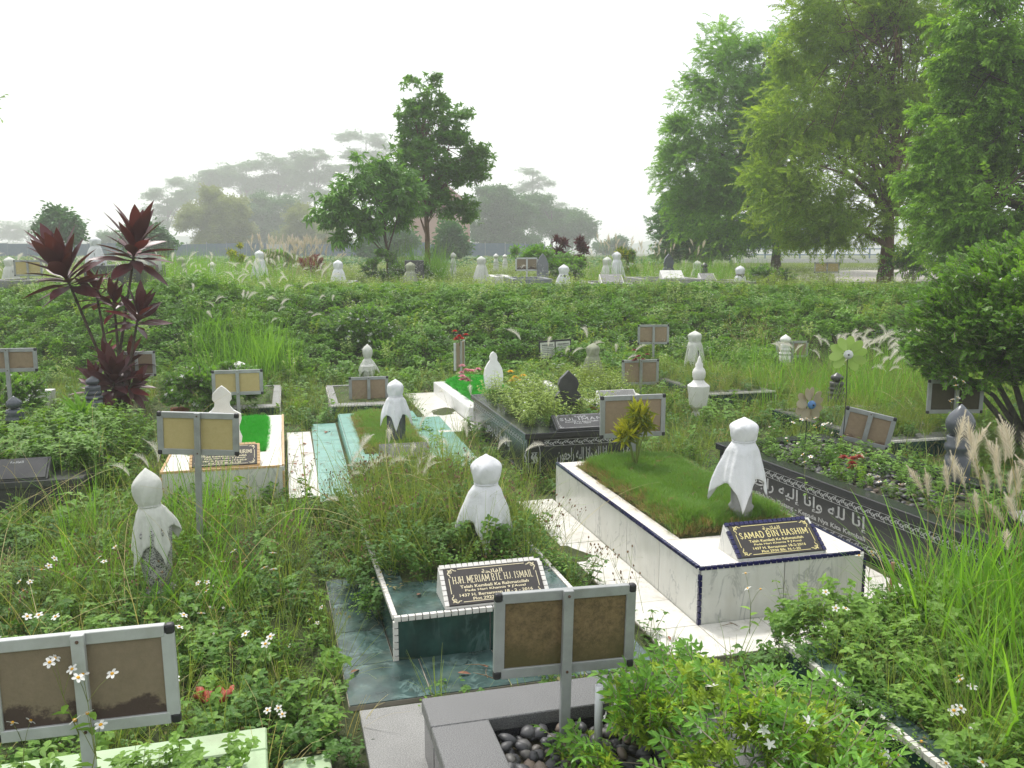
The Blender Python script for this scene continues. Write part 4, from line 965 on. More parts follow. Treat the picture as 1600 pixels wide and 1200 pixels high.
# speckled stone with a tied old cloth, leaning among the weeds
h = headstone('black and white speckled headstone with old white cloth tied on top', (-2.26, 5.42, 0), 20); h.rotation_euler[1] = rd(-3)
stone_oct(h, .52, .115, M['terrazzo'], 8); knob(h, .50, .25, .06, M['terrazzo'])
cloth(h, .86, .62, .09, .062, .43, M['cloth_old'], 4, 30, flare=.55, lift=.06, npl=11)
h = headstone('dark green headstone in crisp white cloth behind the green marble grave plaque', W2(gM, .72, .86, .29), 15)
lathe_part('shaft', [(.095, 0), (.10, .24), (.085, .3), (.05, .34)], M['blue_stone'], h, 6, smooth=False); knob(h, .34, .14, .06, M['blue_stone'])
cloth(h, .64, .45, .100, .07, .42, M['cloth'], 2, -14, flare=.58, npl=6)
h = headstone('grey carved headstone in a clean white cloth on the navy-edged grave', W2(gS, .66, .70, .40), 15)
lathe_part('shaft', [(.085, -.06), (.088, -.0), (.074, .02), (.084, .05), (.072, .07), (.085, .1), (.07, .12), (.072, .36), (.05, .48)], M['concrete'], h, 28); knob(h, .48, .14, .07, M['concrete'])
cloth(h, .71, .55, .098, .07, .42, M['cloth'], 9, -26, flare=.58, npl=7, lift=.03)
h = headstone('dark green headstone in a white cloth on the pale teal grave', W2(gE, .52, .7, .1), 15)
lathe_part('shaft', [(.1, 0), (.1, .4), (.06, .48)], M['blue_stone'], h, 6, smooth=False); knob(h, .5, .16, .065, M['blue_stone'])
cloth(h, .76, .58, .09, .07, .38, M['cloth'], 12, -8, flare=.6, npl=6, lift=.03)
h = headstone('flat white headstone cut like a keyhole beside the yellow-backed sign', W2(gA, .5, .66, .29), 15)
flat_stone(h, P_KEY, .05, M['white_stone'], .66, .34)
h = headstone('flat white vase-shaped headstone among pink and yellow flowers', W2(gW, .52, .72, .24), 12)
flat_stone(h, P_VASE, .06, M['white_clean'], .60, .27)
h = headstone('black spade-shaped headstone on the black granite tomb', W2(gB, .72, .85, .4), 14)
flat_stone(h, P_SPADE, .06, M['blackflat'], .54, .30)
h = headstone('white turned urn-like headstone standing in weeds', (2.50, 11.7, -.05), 15)
lathe_part('foot', [(.12, 0), (.11, .06), (.06, .14)], M['white_stone'], h, 8, smooth=False)
lathe_part('shaft', [(.06, .14), (.12, .2), (.15, .42), (.155, .48), (.1, .52), (.07, .56)], M['white_stone'], h, 8, smooth=False)
lathe_part('finial', [(.07, .56), (.085, .6), (.09, .66), (.075, .7), (.05, .73), (.052, .77), (.03, .8), (.022, .84), (.005, .88)], M['white_stone'], h, 16)
h = headstone('weathered headstone in drooping grey-white cloth behind the white urn stone', (3.2, 15.4, .1), 15)
lathe_part('shaft', [(.13, 0), (.13, .4), (.08, .5)], M['blackflat'], h, 6, smooth=False); knob(h, .5, .14, .08, M['cloth_old'])
cloth(h, .74, .56, .12, .1, .52, M['cloth_old'], 14, -25, flare=.28, npl=8)
h = headstone('headstone under a mossy cloth behind the black spade stone', (1.30, 14.1, 0), 15)
lathe_part('shaft', [(.13, 0), (.13, .35), (.1, .45)], M['blackflat'], h, 6, smooth=False)
cloth(h, .76, .56, .11, .09, .5, M['cloth_grey'], 17, -20, flare=.4, npl=9)
h = headstone('round-knobbed pale headstone behind the yellow-backed sign and shrub', (-4.05, 13.0, 0), 15)
stone_oct(h, .42, .11, M['cloth_old']); knob(h, .42, .16, .085, M['cloth_old']); cloth(h, .6, .47, .1, .085, .3, M['cloth_old'], 23, 0, flare=.5, npl=8)
h = headstone('pale stone headstone with twisted cloth tip beside the dark shrub', (-2.42, 14.7, 0), 15)
stone_oct(h, .36, .13, M['white_stone']); cloth(h, .68, .44, .085, .05, .42, M['cloth_old'], 27, 20, flare=.75, npl=9)
def dark_post(label, loc, h_, r, mat=None):
    g = headstone(label, loc); mat = mat or M['blue_stone']
    stone_round(g, h_ * .78, r, mat); knob(g, h_ * .78, h_ * .22, r * .78, mat); return g
dark_post('blue-grey ringed headstone post at the left edge', (-5.12, 8.95, .12), .62, .1)
dark_post('blue-grey ringed headstone post below the maroon plant', (-5.45, 11.35, .05), .56, .11)
g = headstone('big grey onion-domed headstone post at the head of the pebbled black tomb', W2(gD, .93, 1.28, .33)); g.scale = (.84, .84, 1); 
lathe_part('shaft', [(.11, 0), (.11, .34), (.09, .36), (.12, .4), (.12, .43), (.1, .45), (.11, .49), (.1, .5)], M['blue_stone'], g, 28); lathe_part('finial', [(.08, .5), (.105, .53), (.125, .58), (.122, .62), (.09, .67), (.04, .71), (.004, .74)], M['blue_stone'], g, 28)
dark_post('black ringed headstone post behind the lime green pinwheel', (4.35, 11.7, .05), .56, .11, M['blackflat'])
h = headstone('small white domed headstone sunk in tall grass', (4.85, 15.6, .1), 15); stone_round(h, .5, .1, M['white_stone']); knob(h, .5, .16, .1, M['white_stone'])

# ------------------------------------------------------------------ framed plot signs, seen from behind
def sign(label, cx, cy, cz, yaw, w=.6, h=.36, bd='board_tan', fr='alu', roll=0.0, pitch=0.0, ground=0.0, back=True, th=.028, bw=.042):
    g = thing('plot_sign', label, 'sign', (cx, cy, ground), yaw, 'framed plot signs on posts', rx=pitch, ry=roll)
    z0 = cz - ground - h / 2; z1 = z0 + h; f = M[fr]
    MB().box(-w / 2 + .03, w / 2 - .03, -th / 2, th / 2, z1 - bw, z1).build('frame_bar', f, g, bevel=.002)
    MB().box(-w / 2 + .03, w / 2 - .03, -th / 2, th / 2, z0, z0 + bw).build('frame_bar', f, g, bevel=.002)
    for s in (-1, 1):
        a = s * (w / 2 - bw / 2); MB().box(a - bw / 2, a + bw / 2, -th / 2 + .001, th / 2 - .001, z0 + .03, z1 - .03).build('frame_bar', f, g, bevel=.002)
        for zz in (z0, z1):
            k = MB().box(a + s * bw / 2 - s * .03 - .016, a + s * bw / 2 - s * .03 + .016 + .0, -th / 2 - .002, th / 2 + .002, zz - .019 + (.017 if zz == z0 else -.017), zz + .019 + (.017 if zz == z0 else -.017))
            k.v = [(x + s * .016, y, z) for x, y, z in k.v]; k.build('corner_cap', M['cap'], g, bevel=.01, seg=3)
    for s in (-1, 1):
        a, b_ = sorted((s * .012, s * (w / 2 - bw))); MB().box(a, b_, -.004, .006, z0 + bw - .002, z1 - bw + .002).build('panel', M[bd], g)
    for zz in (z0 + bw * .45, z1 - bw * .45): MB().lathe([(.006, 0), (.006, .003), (.003, .005)], 8).build('screw', M['rust'], g, rot=(PI / 2, 0, 0), loc=(0, -th / 2 - .026, zz))
    MB().box(-.021, .021, -th / 2 - .026, -th / 2 - .0005, -.15, z1 + .003).build('post', f, g, bevel=.002)
    return g
sign('bright-framed brown-backed plot sign at the near left corner behind daisies', -1.44, 2.82, .755, 12, bd='board_brown', fr='alu_lt', roll=-1)
sign('mossy brown-backed plot sign over the dark pebbles, nearest the camera', .205, 3.43, .665, 14, .6, .36, 'board_moss', roll=1.2)
sign('yellow-backed plot sign with stalks across it before the keyhole headstone', -2.27, 6.2, .93, 5, .56, .31, 'board_yellow', roll=2.6, pitch=4)
sign('smaller yellow-backed plot sign behind the white-flowered bush', -3.36, 10.7, .62, 15, .6, .31, 'board_yellow')
sign('brown-backed plot sign left of the cloth-wrapped green headstone', -2.02, 12.3, .28, 14, .55, .37, 'board_tan')
sign('brown-backed plot sign cut by the left edge', -5.75, 10.0, .98, 12, .62, .27, 'board_tan')
sign('brown-backed plot sign half hidden behind the maroon plant', -5.35, 12.5, .62, 14, .5, .36, 'board_tan', fr='alu_lt')
sign('brown-backed plot sign behind the yellow croton', 1.05, 7.55, .79, 14, .6, .37, 'board_tan')
sign('brown-backed plot sign with dark red flowers on top', 1.92, 13.1, .42, 12, .58, .38, 'board_tan')
sign('small brown-backed plot sign, highest of the row before the green bank', 2.60, 16.2, .70, 3, .58, .36, 'board_tan', ground=.2)
sign('dark olive plot sign in the shade of the round shrub', 4.78, 9.4, .66, 3, .62, .37, 'board_dark')
sign('faded plot sign behind plumes left of the round shrub', 7.2, 16.9, .55, 8, .56, .34, 'board_dark', ground=.2)
sign('leaning brown-backed plot sign beside the beige pinwheel', 3.22, 8.15, .58, -22, .45, .32, 'board_tan', roll=11)
sign('half-buried brown-backed plot sign in the dry grass', 5.1, 16.0, .45, 5, .6, .3, 'board_tan', ground=.1)
g = thing('plot_sign', 'black-framed white notice with two panels facing the camera', 'sign', (.80, 15.9, .1), 12, 'framed plot signs on posts', ry=-3)
for a, b_ in ((-.28, -.01), (.01, .28)):
    MB().box(a, b_, -.012, .012, .22, .5).build('panel', M['board_white'], g)
    m = MB(); r = random.Random(int(a * 100))
    for i in range(7): 
        x = a + .035
        while x < b_ - .04:
            w_ = r.uniform(.008, .02); m.ribbon([(x, .25 + i * .033), (x + w_, .25 + i * .033)], .012 if i < 6 else .03); x += w_ + .008
    m.build('lettering', M['blackflat'], g, rot=(PI / 2, 0, 0), loc=(0, -.0135, 0))
for (a, b_, c_, d_) in ((-.3, .3, .5, .53), (-.3, .3, .19, .22), (-.3, -.28, .22, .5), (.28, .3, .22, .5), (-.01, .01, .22, .5)): MB().box(a, b_, -.016, .016, c_, d_).build('frame_bar', M['cap'], g)
MB().box(-.015, .015, .016, .03, -.1, .5).build('post', M['cap'], g)
g = thing('plot_sign', 'plot sign seen edge-on with red flowers tied on its post', 'sign', (-.85, 14.2, 0), 78, 'framed plot signs on posts')
MB().box(-.25, .25, -.012, .012, .35, .75).build('panel', M['board_tan'], g); MB().box(-.02, .02, -.04, -.013, -.1, .78).build('post', M['alu_lt'], g)
for s in (-1, 1): MB().box(s * .27 - .02, s * .27 + .02, -.015, .015, .33, .77).build('frame_bar', M['alu_lt'], g)

# ------------------------------------------------------------------ flower bunches, pinwheels
def bunch(name, label, loc, col, n, r, sz, petals=6):
    g = thing(name, label, 'flowers', loc[:], 0); mt = leafmat(name + '_petal', col, tuple(min(1, c * 1.3) for c in col), tuple(c * .6 for c in col), tr=.3, tint=(1, 1, 1), pat=0)
    rr = random.Random(n)
    MB().tube([(0, 0, -.16), (0, 0, 0)], .006, 5).build('stem', M['stem'], g)
    for i in range(n):
        p = Vector((rr.uniform(-1, 1) * r, rr.uniform(-.6, .6) * r, rr.uniform(-.8, .8) * r)); m = MB()
        for q in range(3):
            for k in range(petals): m.leaf(p, dirv(k * 2 * PI / petals + q, .1 + q * .45), sz * (1 - q * .22), sz * .6, .1, seg=3)
        m.build('blossom', mt, g)
    m = MB()
    for i in range(6): m.leaf((0, 0, -.05), dirv(i * 1.05, .3), r * 1.3, .02, .4)
    m.build('leaf', M['weed'], g); return g
bunch('red_flower_bunch', 'bunch of red artificial flowers on the edge-on sign', (-.84, 14.17, .86), (.55, .012, .015), 8, .1, .06)
bunch('pink_flower_bunch', 'bunch of pink artificial flowers left of the white vase headstone', W2(gW, .22, .85, .52), (.78, .36, .42), 12, .14, .065)
bunch('yellow_flower_bunch', 'bunch of yellow artificial flowers right of the white vase headstone', W2(gW, .84, .7, .47), (.8, .5, .03), 8, .1, .065)
bunch('dark_red_flower_bunch', 'faded dark red flower bunch above the brown-backed sign', (1.88, 12.95, .68), (.28, .045, .06), 8, .11, .05)
bunch('red_flower_bunch', 'small red flower bunch beside the black spade headstone', W2(gB, .98, .75, .55), (.45, .04, .02), 3, .05, .045)
bunch('red_flower_bunch', 'faded red flower bunch left of the big onion-domed post', W2(gD, .35, 1.75, .55), (.4, .08, .06), 5, .07, .05)
bunch('white_flower_bunch', 'pale green and white artificial flowers before the black-framed notice', (.72, 13.6, .42), (.5, .58, .42), 5, .08, .045)
def pinwheel(label, hub, r, base_z, pcol, hcol, yaw, n=10, drop=()):
    g = thing('pinwheel', label, 'pinwheel', (hub[0], hub[1], base_z), yaw, 'garden pinwheels'); H_ = hub[2] - base_z
    mt = leafmat(label[:12], pcol, pcol, tuple(c * .8 for c in pcol), tr=.35, rough=.3, tint=(1, 1, 1), pat=0); hm_ = plain(label[:10], hcol, .4, .15, 40)
    MB().tube([(0, .02, 0), (.01, .02, H_ * .5), (0, .02, H_)], .004, 6).build('stick', M['cap'], g)
    for i in range(n):
        if i in drop: continue
        a = 2 * PI * i / n + .2; pts = []
        for k in range(9):
            t = k / 8; w = .27 * r * math.sin(PI * min(.98, t * .9 + .06)) ** .7 * (t ** .35 + .1); pts.append((.2 * r + .8 * r * t, w))
        vs = [(x * math.cos(a) - y * math.sin(a), -.012 - .10 * y * 1.0 - .02 * (i % 2), H_ + x * math.sin(a) + y * math.cos(a)) for x, y in pts] + [(x * math.cos(a) + y * math.sin(a), -.012 + .35 * y - .02 * (i % 2), H_ + x * math.sin(a) - y * math.cos(a)) for x, y in pts]
        m = MB(); m.add(vs, [(k, k + 1, 10 + k, 9 + k) for k in range(8)]); o = m.build('petal', mt, g); s = o.modifiers.new('t', 'SOLIDIFY'); s.thickness = .002
    MB().lathe([(.01, -.02), (r * .22, -.015), (r * .25, 0), (r * .22, .015), (.01, .02)], 24).build('hub', hm_, g, smooth=True, rot=(PI / 2, 0, 0), loc=(0, -.045, H_))
    MB().lathe([(.008, 0), (.008, .01), (.003, .014)], 10).build('pin', M['cap'], g, rot=(PI / 2, 0, 0), loc=(0, -.064, H_))
    return g
pinwheel('lime green flower pinwheel with a white hub above the tall grass', (3.06, 8.0, 1.28), .168, .4, (.5, .68, .2), (.6, .62, .6), -14, 10, (7,))
pinwheel('beige flower pinwheel with a blue hub beside the leaning sign', (2.62, 7.7, .87), .155, .4, (.5, .45, .32), (.08, .2, .42), 22, 11)
m = MB(); b = thing('brick', 'stack of red clay bricks lying beside the lawn', 'brick', (-4.35, 11.4, 0), 20)
for k in range(3): MB().box(-.11, .11, -.05, .05, .065 * k, .065 * k + .058).build('brick_piece', M['brick'], b, rot=(0, 0, .15 * k), bevel=.004)
t = thing('copper_stake', 'rusty pink stake leaning at the corner of the navy-edged grave', 'stake', W2(gS, 1.22, -.12, 0)[:], 0)
MB().tube([(0, 0, 0), (.01, 0, .17), (.012, 0, .33)], .012, 8).build('stake_rod', plain('pink_rust', (.35, .16, .12), .6), t)

# ------------------------------------------------------------------ maroon cordyline
def cordyline():
    g = thing('cordyline_plant', 'tall maroon cordyline with glossy strap leaves on several canes', 'plant', (-5.62, 12.3, 0))
    r = random.Random(4); LM = []
    for i in range(8):
        m = MB(); m.leaf((0, 0, 0), (1, 0, .05), .64, .19, r.uniform(.1, .5), seg=6, fold=.22, shape=[.22, .35, .9, 1.0, .85, .5, .02]); LM.append(m.mesh('leaf', [M['cordy_red'] if i == 7 else M['cordy']], True))
    def P(px, py, dd=0): q = far(px, py, 12.3 + dd); return q - g.location
    heads = [((212, 380), 28, .92, (0, 0)), ((98, 418), 32, 1.0, (-.25, -.2)), ((150, 455), 13, .62, (.1, .2)), ((178, 470), 13, .62, (0, -.1)), ((217, 490), 16, .7, (.15, -.2)), ((178, 590), 22, .75, (0, -.3)), ((150, 600), 12, .6, (-.2, -.2)), ((208, 600), 14, .6, (.2, -.2)), ((205, 560), 9, .55, (.1, .1)), ((165, 555), 9, .5, (-.1, .1))]
    for (px, py), n, s, (ox, oy) in heads:
        top = P(px, py, oy); base = Vector((ox * .4 + r.uniform(-.1, .1), oy * .3, 0))
        if py < 520: base = Vector((.02 + r.uniform(-.08, .08), 0, .1))
        mid = base.lerp(top, .5) + Vector((r.uniform(-.05, .05), 0, .1 if px < 130 else 0))
        MB().tube([base, mid, top], [.025, .02, .016], 7).build('cane', M['bark'], g, smooth=True)
        ax = (top - mid).normalized()
        n = int(n * 1.35)
        for k in range(n):
            t = k / n; az = k * 2.4; el = 1.4 - 1.75 * t ** 1.1 + r.uniform(-.12, .12)
            rot = Euler((r.uniform(-.3, .3), -el, az)).to_matrix(); tl = Vector((0, 0, 1)).rotation_difference(ax).to_matrix()
            o = inst('leaf', LM[7 if r.random() < .06 else r.randrange(7)], g, top - ax * (.22 * s * t * 1.4), (tl @ rot).to_euler(), s * r.uniform(.8, 1.12))
cordyline()

# ------------------------------------------------------------------ shrubs
def shrub(name, label, base, blobs, temps, n, cr, sscale, mats_bark, stems, flower=None, seed=1, up=.35, wts=None, cat='shrub', trunk_r=.03, jit=.6, shell=.8, bottom=-.55):
    """blobs: (centre offset, radii)"""
    g = thing(name, label, cat, base); r = np.random.RandomState(seed); rr = random.Random(seed)
    P_, R_ = [], []; CL = []
    for (c, rad) in blobs:
        c = np.array(base) + np.array(c); k = int(n * (rad[0] * rad[2]) / sum(b_[1][0] * b_[1][2] for b_ in blobs)); p, cl = blob(c, rad, k, r, shell, bottom, cr=cr)
        P_.append(p); R_.append(outward(p, c, r, up, jit)); CL += list(cl)
    P_ = np.concatenate(P_); R_ = np.concatenate(R_); keep = P_[:, 2] > base[2] + .02; P_, R_ = P_[keep], R_[keep]
    w = np.array(wts or [1] * len(temps), float); w /= w.sum(); tid = r.choice(len(temps), len(P_), p=w)
    scatter('foliage', P_, R_, r.uniform(*sscale, len(P_)), tid, temps, parent=g, kind='stuff')
    if flower:
        ft, nf, fs = flower; c0 = P_.mean(0); dn = (P_ - c0) / (P_.std(0) + 1e-6); sco = np.linalg.norm(dn, axis=1) + dn[:, 2] * .6 - dn[:, 1] * .5; i = r.choice(np.argsort(sco)[int(len(P_) * .8):], nf); q = P_[i]; d = q - c0; d /= np.linalg.norm(d, axis=1)[:, None]
        q = q + d * .04; scatter('blossoms', q, outward(q, c0, r, .5, .3), r.uniform(.7 * fs, 1.2 * fs, nf), np.zeros(nf, int), [ft], parent=g, kind='stuff')
    B = Vector(base)
    for k in range(stems):
        e = Vector(CL[rr.randrange(len(CL))]) - B; b0 = Vector((rr.uniform(-1, 1), rr.uniform(-1, 1), 0)) * trunk_r * 1.5
        mid = b0.lerp(e, .45) + Vector((0, 0, .12 * e.length)); MB().tube([b0, b0.lerp(mid, .5), mid, mid.lerp(e, .6), e], [trunk_r, trunk_r * .85, trunk_r * .6, trunk_r * .35, trunk_r * .12], 6).build('stem', mats_bark, g, smooth=True)
    return g
def t_star(sz):
    m = MB(); 
    for k in range(5): m.leaf(dirv(0, 0) * 0, Vector((.25, math.cos(k * 1.257), math.sin(k * 1.257))), sz, sz * .5, .05, up=(1, 0, 0), seg=3, shape=[.4, .9, .9, .3])
    return m
TSTAR = tmpl('star_flower', t_star(.024), M['petal']); TSMALLF = tmpl('star_flower', t_star(.02), M['petal'])
TJ = [tmpl('jasmine_sprig', t_whorl(9, .05, .016, .5, .9), [M['jasmine'], M['stem']]) for _ in range(3)] + [tmpl('jasmine_sprig', t_sprig(7, .12, .055, .02, .6), [M['jasmine_dk'], M['twig']]) for _ in range(2)]
TSH = [tmpl('shrub_sprig', t_sprig(11, .085, .034, .017, .4, .2, True, .1), [M['shrub'], M['twig']]) for _ in range(2)] + [tmpl('shrub_sprig', t_sprig(11, .085, .032, .016, .4), [M['shrub_dk'], M['twig']])]
TW0 = [tmpl('bare_twig', MB().tube([(0, 0, 0), (.08, .01, .02), (.2, 0, .02)], [.004, .003, .001], 4), M['twig'])]
jx = at(1150, 1190, .1)
shrub('jasmine_bush', 'yellow-green jasmine bush with white star flowers in front of the white grave', (.90, 3.2, .05),
      [((-.36, .05, .22), (.30, .34, .17)), ((.0, -.02, .26), (.36, .4, .22)), ((-.06, .42, .14), (.38, .30, .17)), ((.24, .12, .16), (.24, .34, .17)), ((.0, -.35, .26), (.4, .3, .2)), ((.3, -.3, .2), (.22, .3, .18)), ((.47, .3, .1), (.12, .32, .1))], TJ, 4200, .15, (.65, 1.0), M['twig'], 34, (TSTAR, 40, 1.0), 5, .55, (3, 3, 3, 1.2, 1.2), trunk_r=.007, jit=.35)
# round clipped tree-shrub on the right
shrub('round_shrub', 'large round dark green shrub with small white flowers on a many-stemmed trunk', (5.75, 9.5, 0),
      [((-.1, 0, 1.62), (1.05, 1.05, .62)), ((-.72, .1, 1.3), (.68, .7, .55)), ((-.2, -.1, 1.35), (.75, .7, .45)), ((.9, 0, 1.5), (.9, .9, .65)), ((.3, 0, 1.95), (.8, .8, .36))], TSH, 30000, .13, (.8, 1.2), M['bark_grey'], 16, (TSMALLF, 260, 1.1), 6, .4, (3, 3, 1), trunk_r=.04, shell=.8, jit=.45, bottom=-.95)
shrub('round_shrub', 'dense dark round shrub with white flowers on the foot of the green bank', (-2.85, 16.6, .3), [((0, 0, .35), (.62, .5, .42))], TSH, 4200, .2, (.8, 1.2), M['twig'], 8, (TSMALLF, 70, 1.6), 7, .3, (2, 2, 3), trunk_r=.015)
shrub('white_flowered_bush', 'small white-flowered bush behind the keyhole headstone', (-3.9, 11.3, 0), [((-.15, 0, .4), (.36, .32, .28)), ((.25, .1, .42), (.3, .3, .3))], TSH, 2600, .2, (.8, 1.1), M['twig'], 8, (TSMALLF, 60, 1.5), 8, .3, (3, 3, 1), trunk_r=.012)
shrub('low_bush', 'low bush at the left edge on the white painted grave', (-6.2, 10.6, .2), [((0, 0, .22), (.4, .3, .25))], TSH, 1400, .2, (.8, 1.1), M['twig'], 5, (TSMALLF, 10, 1.5), 9, .3, trunk_r=.01)
TCR = [tmpl('croton_sprig', t_whorl(10, .13, .022, .7, .5), [M['croton'], M['stem']]) for _ in range(2)]
shrub('croton_plant', 'yellow and green croton on the mown turf mound', W2(gS, .47, 2.05, .44)[:], [((0, 0, .26), (.12, .12, .18)), ((0, 0, .42), (.07, .07, .1))], TCR, 60, .2, (.7, 1.1), M['stem'], 6, None, 4, .9, cat='plant', trunk_r=.008, jit=.3)
h_ = shrub('strap_leaf_plant', 'bright green strap-leaved plant on the weedy black grave', W2(gK, .75, 1.9, .25)[:], [((0, 0, .2), (.05, .05, .12))], [tmpl('strap', t_whorl(9, .36, .05, .9, .9), [M['grass_br'], M['stem']])], 5, .1, (.8, 1.0), M['stem'], 1, None, 4, 1.5, cat='plant', trunk_r=.01, jit=.2)

# ------------------------------------------------------------------ upper terrace graves
def up_stone(kind, label, px, ytop, d, w=.13, group='headstones on the upper terrace'):
    p = far(px, ytop, d); z = float(tz(p.x, p.y)) - .03; h = max(.45, p.z - z); h0 = min(h, .95); z = p.z - h0
    g = headstone(label, (p.x, p.y, z), 10, group)
    if kind in ('cloth', 'old', 'moss'):
        c = M[{'cloth': 'cloth', 'old': 'cloth_old', 'moss': 'cloth_grey'}[kind]]
        lathe_part('shaft', [(w, 0), (w, h0 * .6), (w * .6, h0 * .7)], M['blackflat'] if kind == 'cloth' else M['concrete'], g, 8, smooth=False)
        cloth(g, h0, h0 - .22, .125, .1, .6, c, int(px), px % 30 - 15, flare=.42, npl=7, tie=False)
    elif kind == 'post': stone_round(g, h0 * .78, w * .8, M['blackflat']); knob(g, h0 * .78, h0 * .22, w * .7, M['blackflat'])
    elif kind == 'wpost': stone_round(g, h0 * .78, w * .8, M['cloth_old'], 2); knob(g, h0 * .78, h0 * .22, w * .8, M['white_stone'])
    elif kind == 'tulip': flat_stone(g, P_TULIP, .08, M['grey_stone'], h0, .32)
    elif kind == 'spade': flat_stone(g, P_SPADE, .08, M['blue_stone'], h0, .36)
    return g
US = [('old', 'leftmost cloth-draped stone on the terrace, pale grey', 14, 401, 21), ('cloth', 'white cloth on a black stone rising above the maroon plant', 148, 369, 20),
      ('moss', 'green-grey draped stone in the tall terrace grass', 283, 401, 24), ('wpost', 'small pale stone with a black hood left of the thorny stump', 331, 409, 24), ('cloth', 'white diamond-folded cloth on a black terrace stone', 405, 391, 24),
      ('cloth', 'leaning white-draped stone above a pale terrace kerb', 528, 406, 22), ('tulip', 'carved grey flat stone under the two middle trees', 614, 395, 27), ('moss', 'mossy draped stone beside the black terrace tomb', 641, 409, 22),
      ('wpost', 'ringed grey post before the tall reeds', 708, 394, 30), ('old', 'white draped terrace stone right of the reeds', 752, 400, 24), ('tulip', 'smooth grey pointed stone beside the small brown sign', 848, 396, 24), ('cloth', 'small bright white-draped stone on the terrace edge', 881, 413, 21),
      ('post', 'small black ringed post right of the bright white-draped stone', 901, 408, 25), ('old', 'old cream-draped stone next to the tall white one', 949, 401, 24), ('cloth', 'tall bright white-draped stone before the dark bush', 964, 393, 25),
      ('wpost', 'tiny white post between the white-draped stone and the dark flat stone', 985, 408, 30), ('spade', 'dark slate flat stone above a white slanted plaque', 1045, 396, 24), ('old', 'small pale draped stone under the big green tree', 1090, 407, 26), ('post', 'small grey ringed post under the big green tree', 1101, 410, 24),
      ('cloth', 'rightmost white-draped stone on a pale kerb', 1157, 415, 23), ('wpost', 'little round white post above the hedge of weeds', 775, 396, 34), ('wpost', 'far small white post on the terrace skyline', 789, 397, 36)]
for a in US: up_stone(*a)
def up_kerb(label, px0, px1, y, d, ln=2.0, mat='concrete', hgt=.3, plq=None, pm='white_stone', yaw=6):
    A = far(px0, y, d); B = far(px1, y, d); z = float(tz(A.x, d)) - .05; W_ = (B - A).length
    g = grave(label, A.x, A.y, yaw, A.z - hgt, 'grave kerbs on the upper terrace')
    for (a, b_, c_, e) in ((0, W_, 0, .14), (0, W_, ln - .14, ln), (0, .14, .143, ln - .143), (W_ - .14, W_, .143, ln - .143)): MB().box(a, b_, c_, e, -.2, hgt).build('kerb', M[mat], g, bevel=.008)
    if plq: plaque(g, W_ * plq[0], .02, hgt, W_ * (plq[1] - plq[0]), .3, .2, [], M[pm], M['silver'], M['white_stone'], None, None, orn=False)
    return g
up_kerb('pale terrace kerb under the leaning white-draped stone', 506, 549, 442, 20.5)
up_kerb('wide grey terrace kerb with a slanted marble plaque', 928, 990, 443, 20, plq=(.2, .78), pm='slab')
up_kerb('long terrace kerb with a white slanted plaque by the dark flat stone', 1005, 1105, 436, 21, plq=(.32, .67), pm='marble')
up_kerb('pale kerb with a framed plaque under the big green tree', 1092, 1185, 440, 22, plq=(.05, .32), pm='slab')
up_kerb('grey kerb on the terrace behind the left draped stone', -30, 38, 438, 19, mat='slab')
up_kerb('low grey kerb under the green-grey draped stone', 262, 302, 437, 22)
g = up_kerb('dark terrace tomb with plastic turf behind the maroon plant', 130, 215, 415, 19.5, mat='blackflat', hgt=.5)
gg = up_kerb('dark stone terrace grave filled with grass left of the bright white-draped stone', 800, 865, 436, 21, mat='grey_stone', hgt=.2)
up_kerb('black terrace tomb beside the middle trees', 632, 662, 407, 25, mat='blackflat', hgt=.5, ln=1.2)
up_kerb('white terrace kerb behind the small brown sign', 770, 800, 432, 24, mat='white_stone')
def up_sign(label, px, py, d, w, h, bd, fr='alu', yaw=8):
    p = far(px, py, d); sign(label, p.x, p.y, p.z, yaw, w, h, bd, fr, ground=float(tz(p.x, p.y)))
up_sign('small dark brown-backed sign on the terrace beside the grey pointed stone', 823, 413, 24, .62, .36, 'board_brown', 'alu_lt')
up_sign('yellow-backed terrace sign behind the maroon plant', 44, 419, 20, .6, .36, 'board_yellow')
up_sign('white-framed notice behind the maroon plant', 233, 411, 21, .55, .4, 'board_white', 'alu_lt')
up_sign('small yellow sign near the road under the trees', 1292, 418, 30, .9, .35, 'board_yellow')

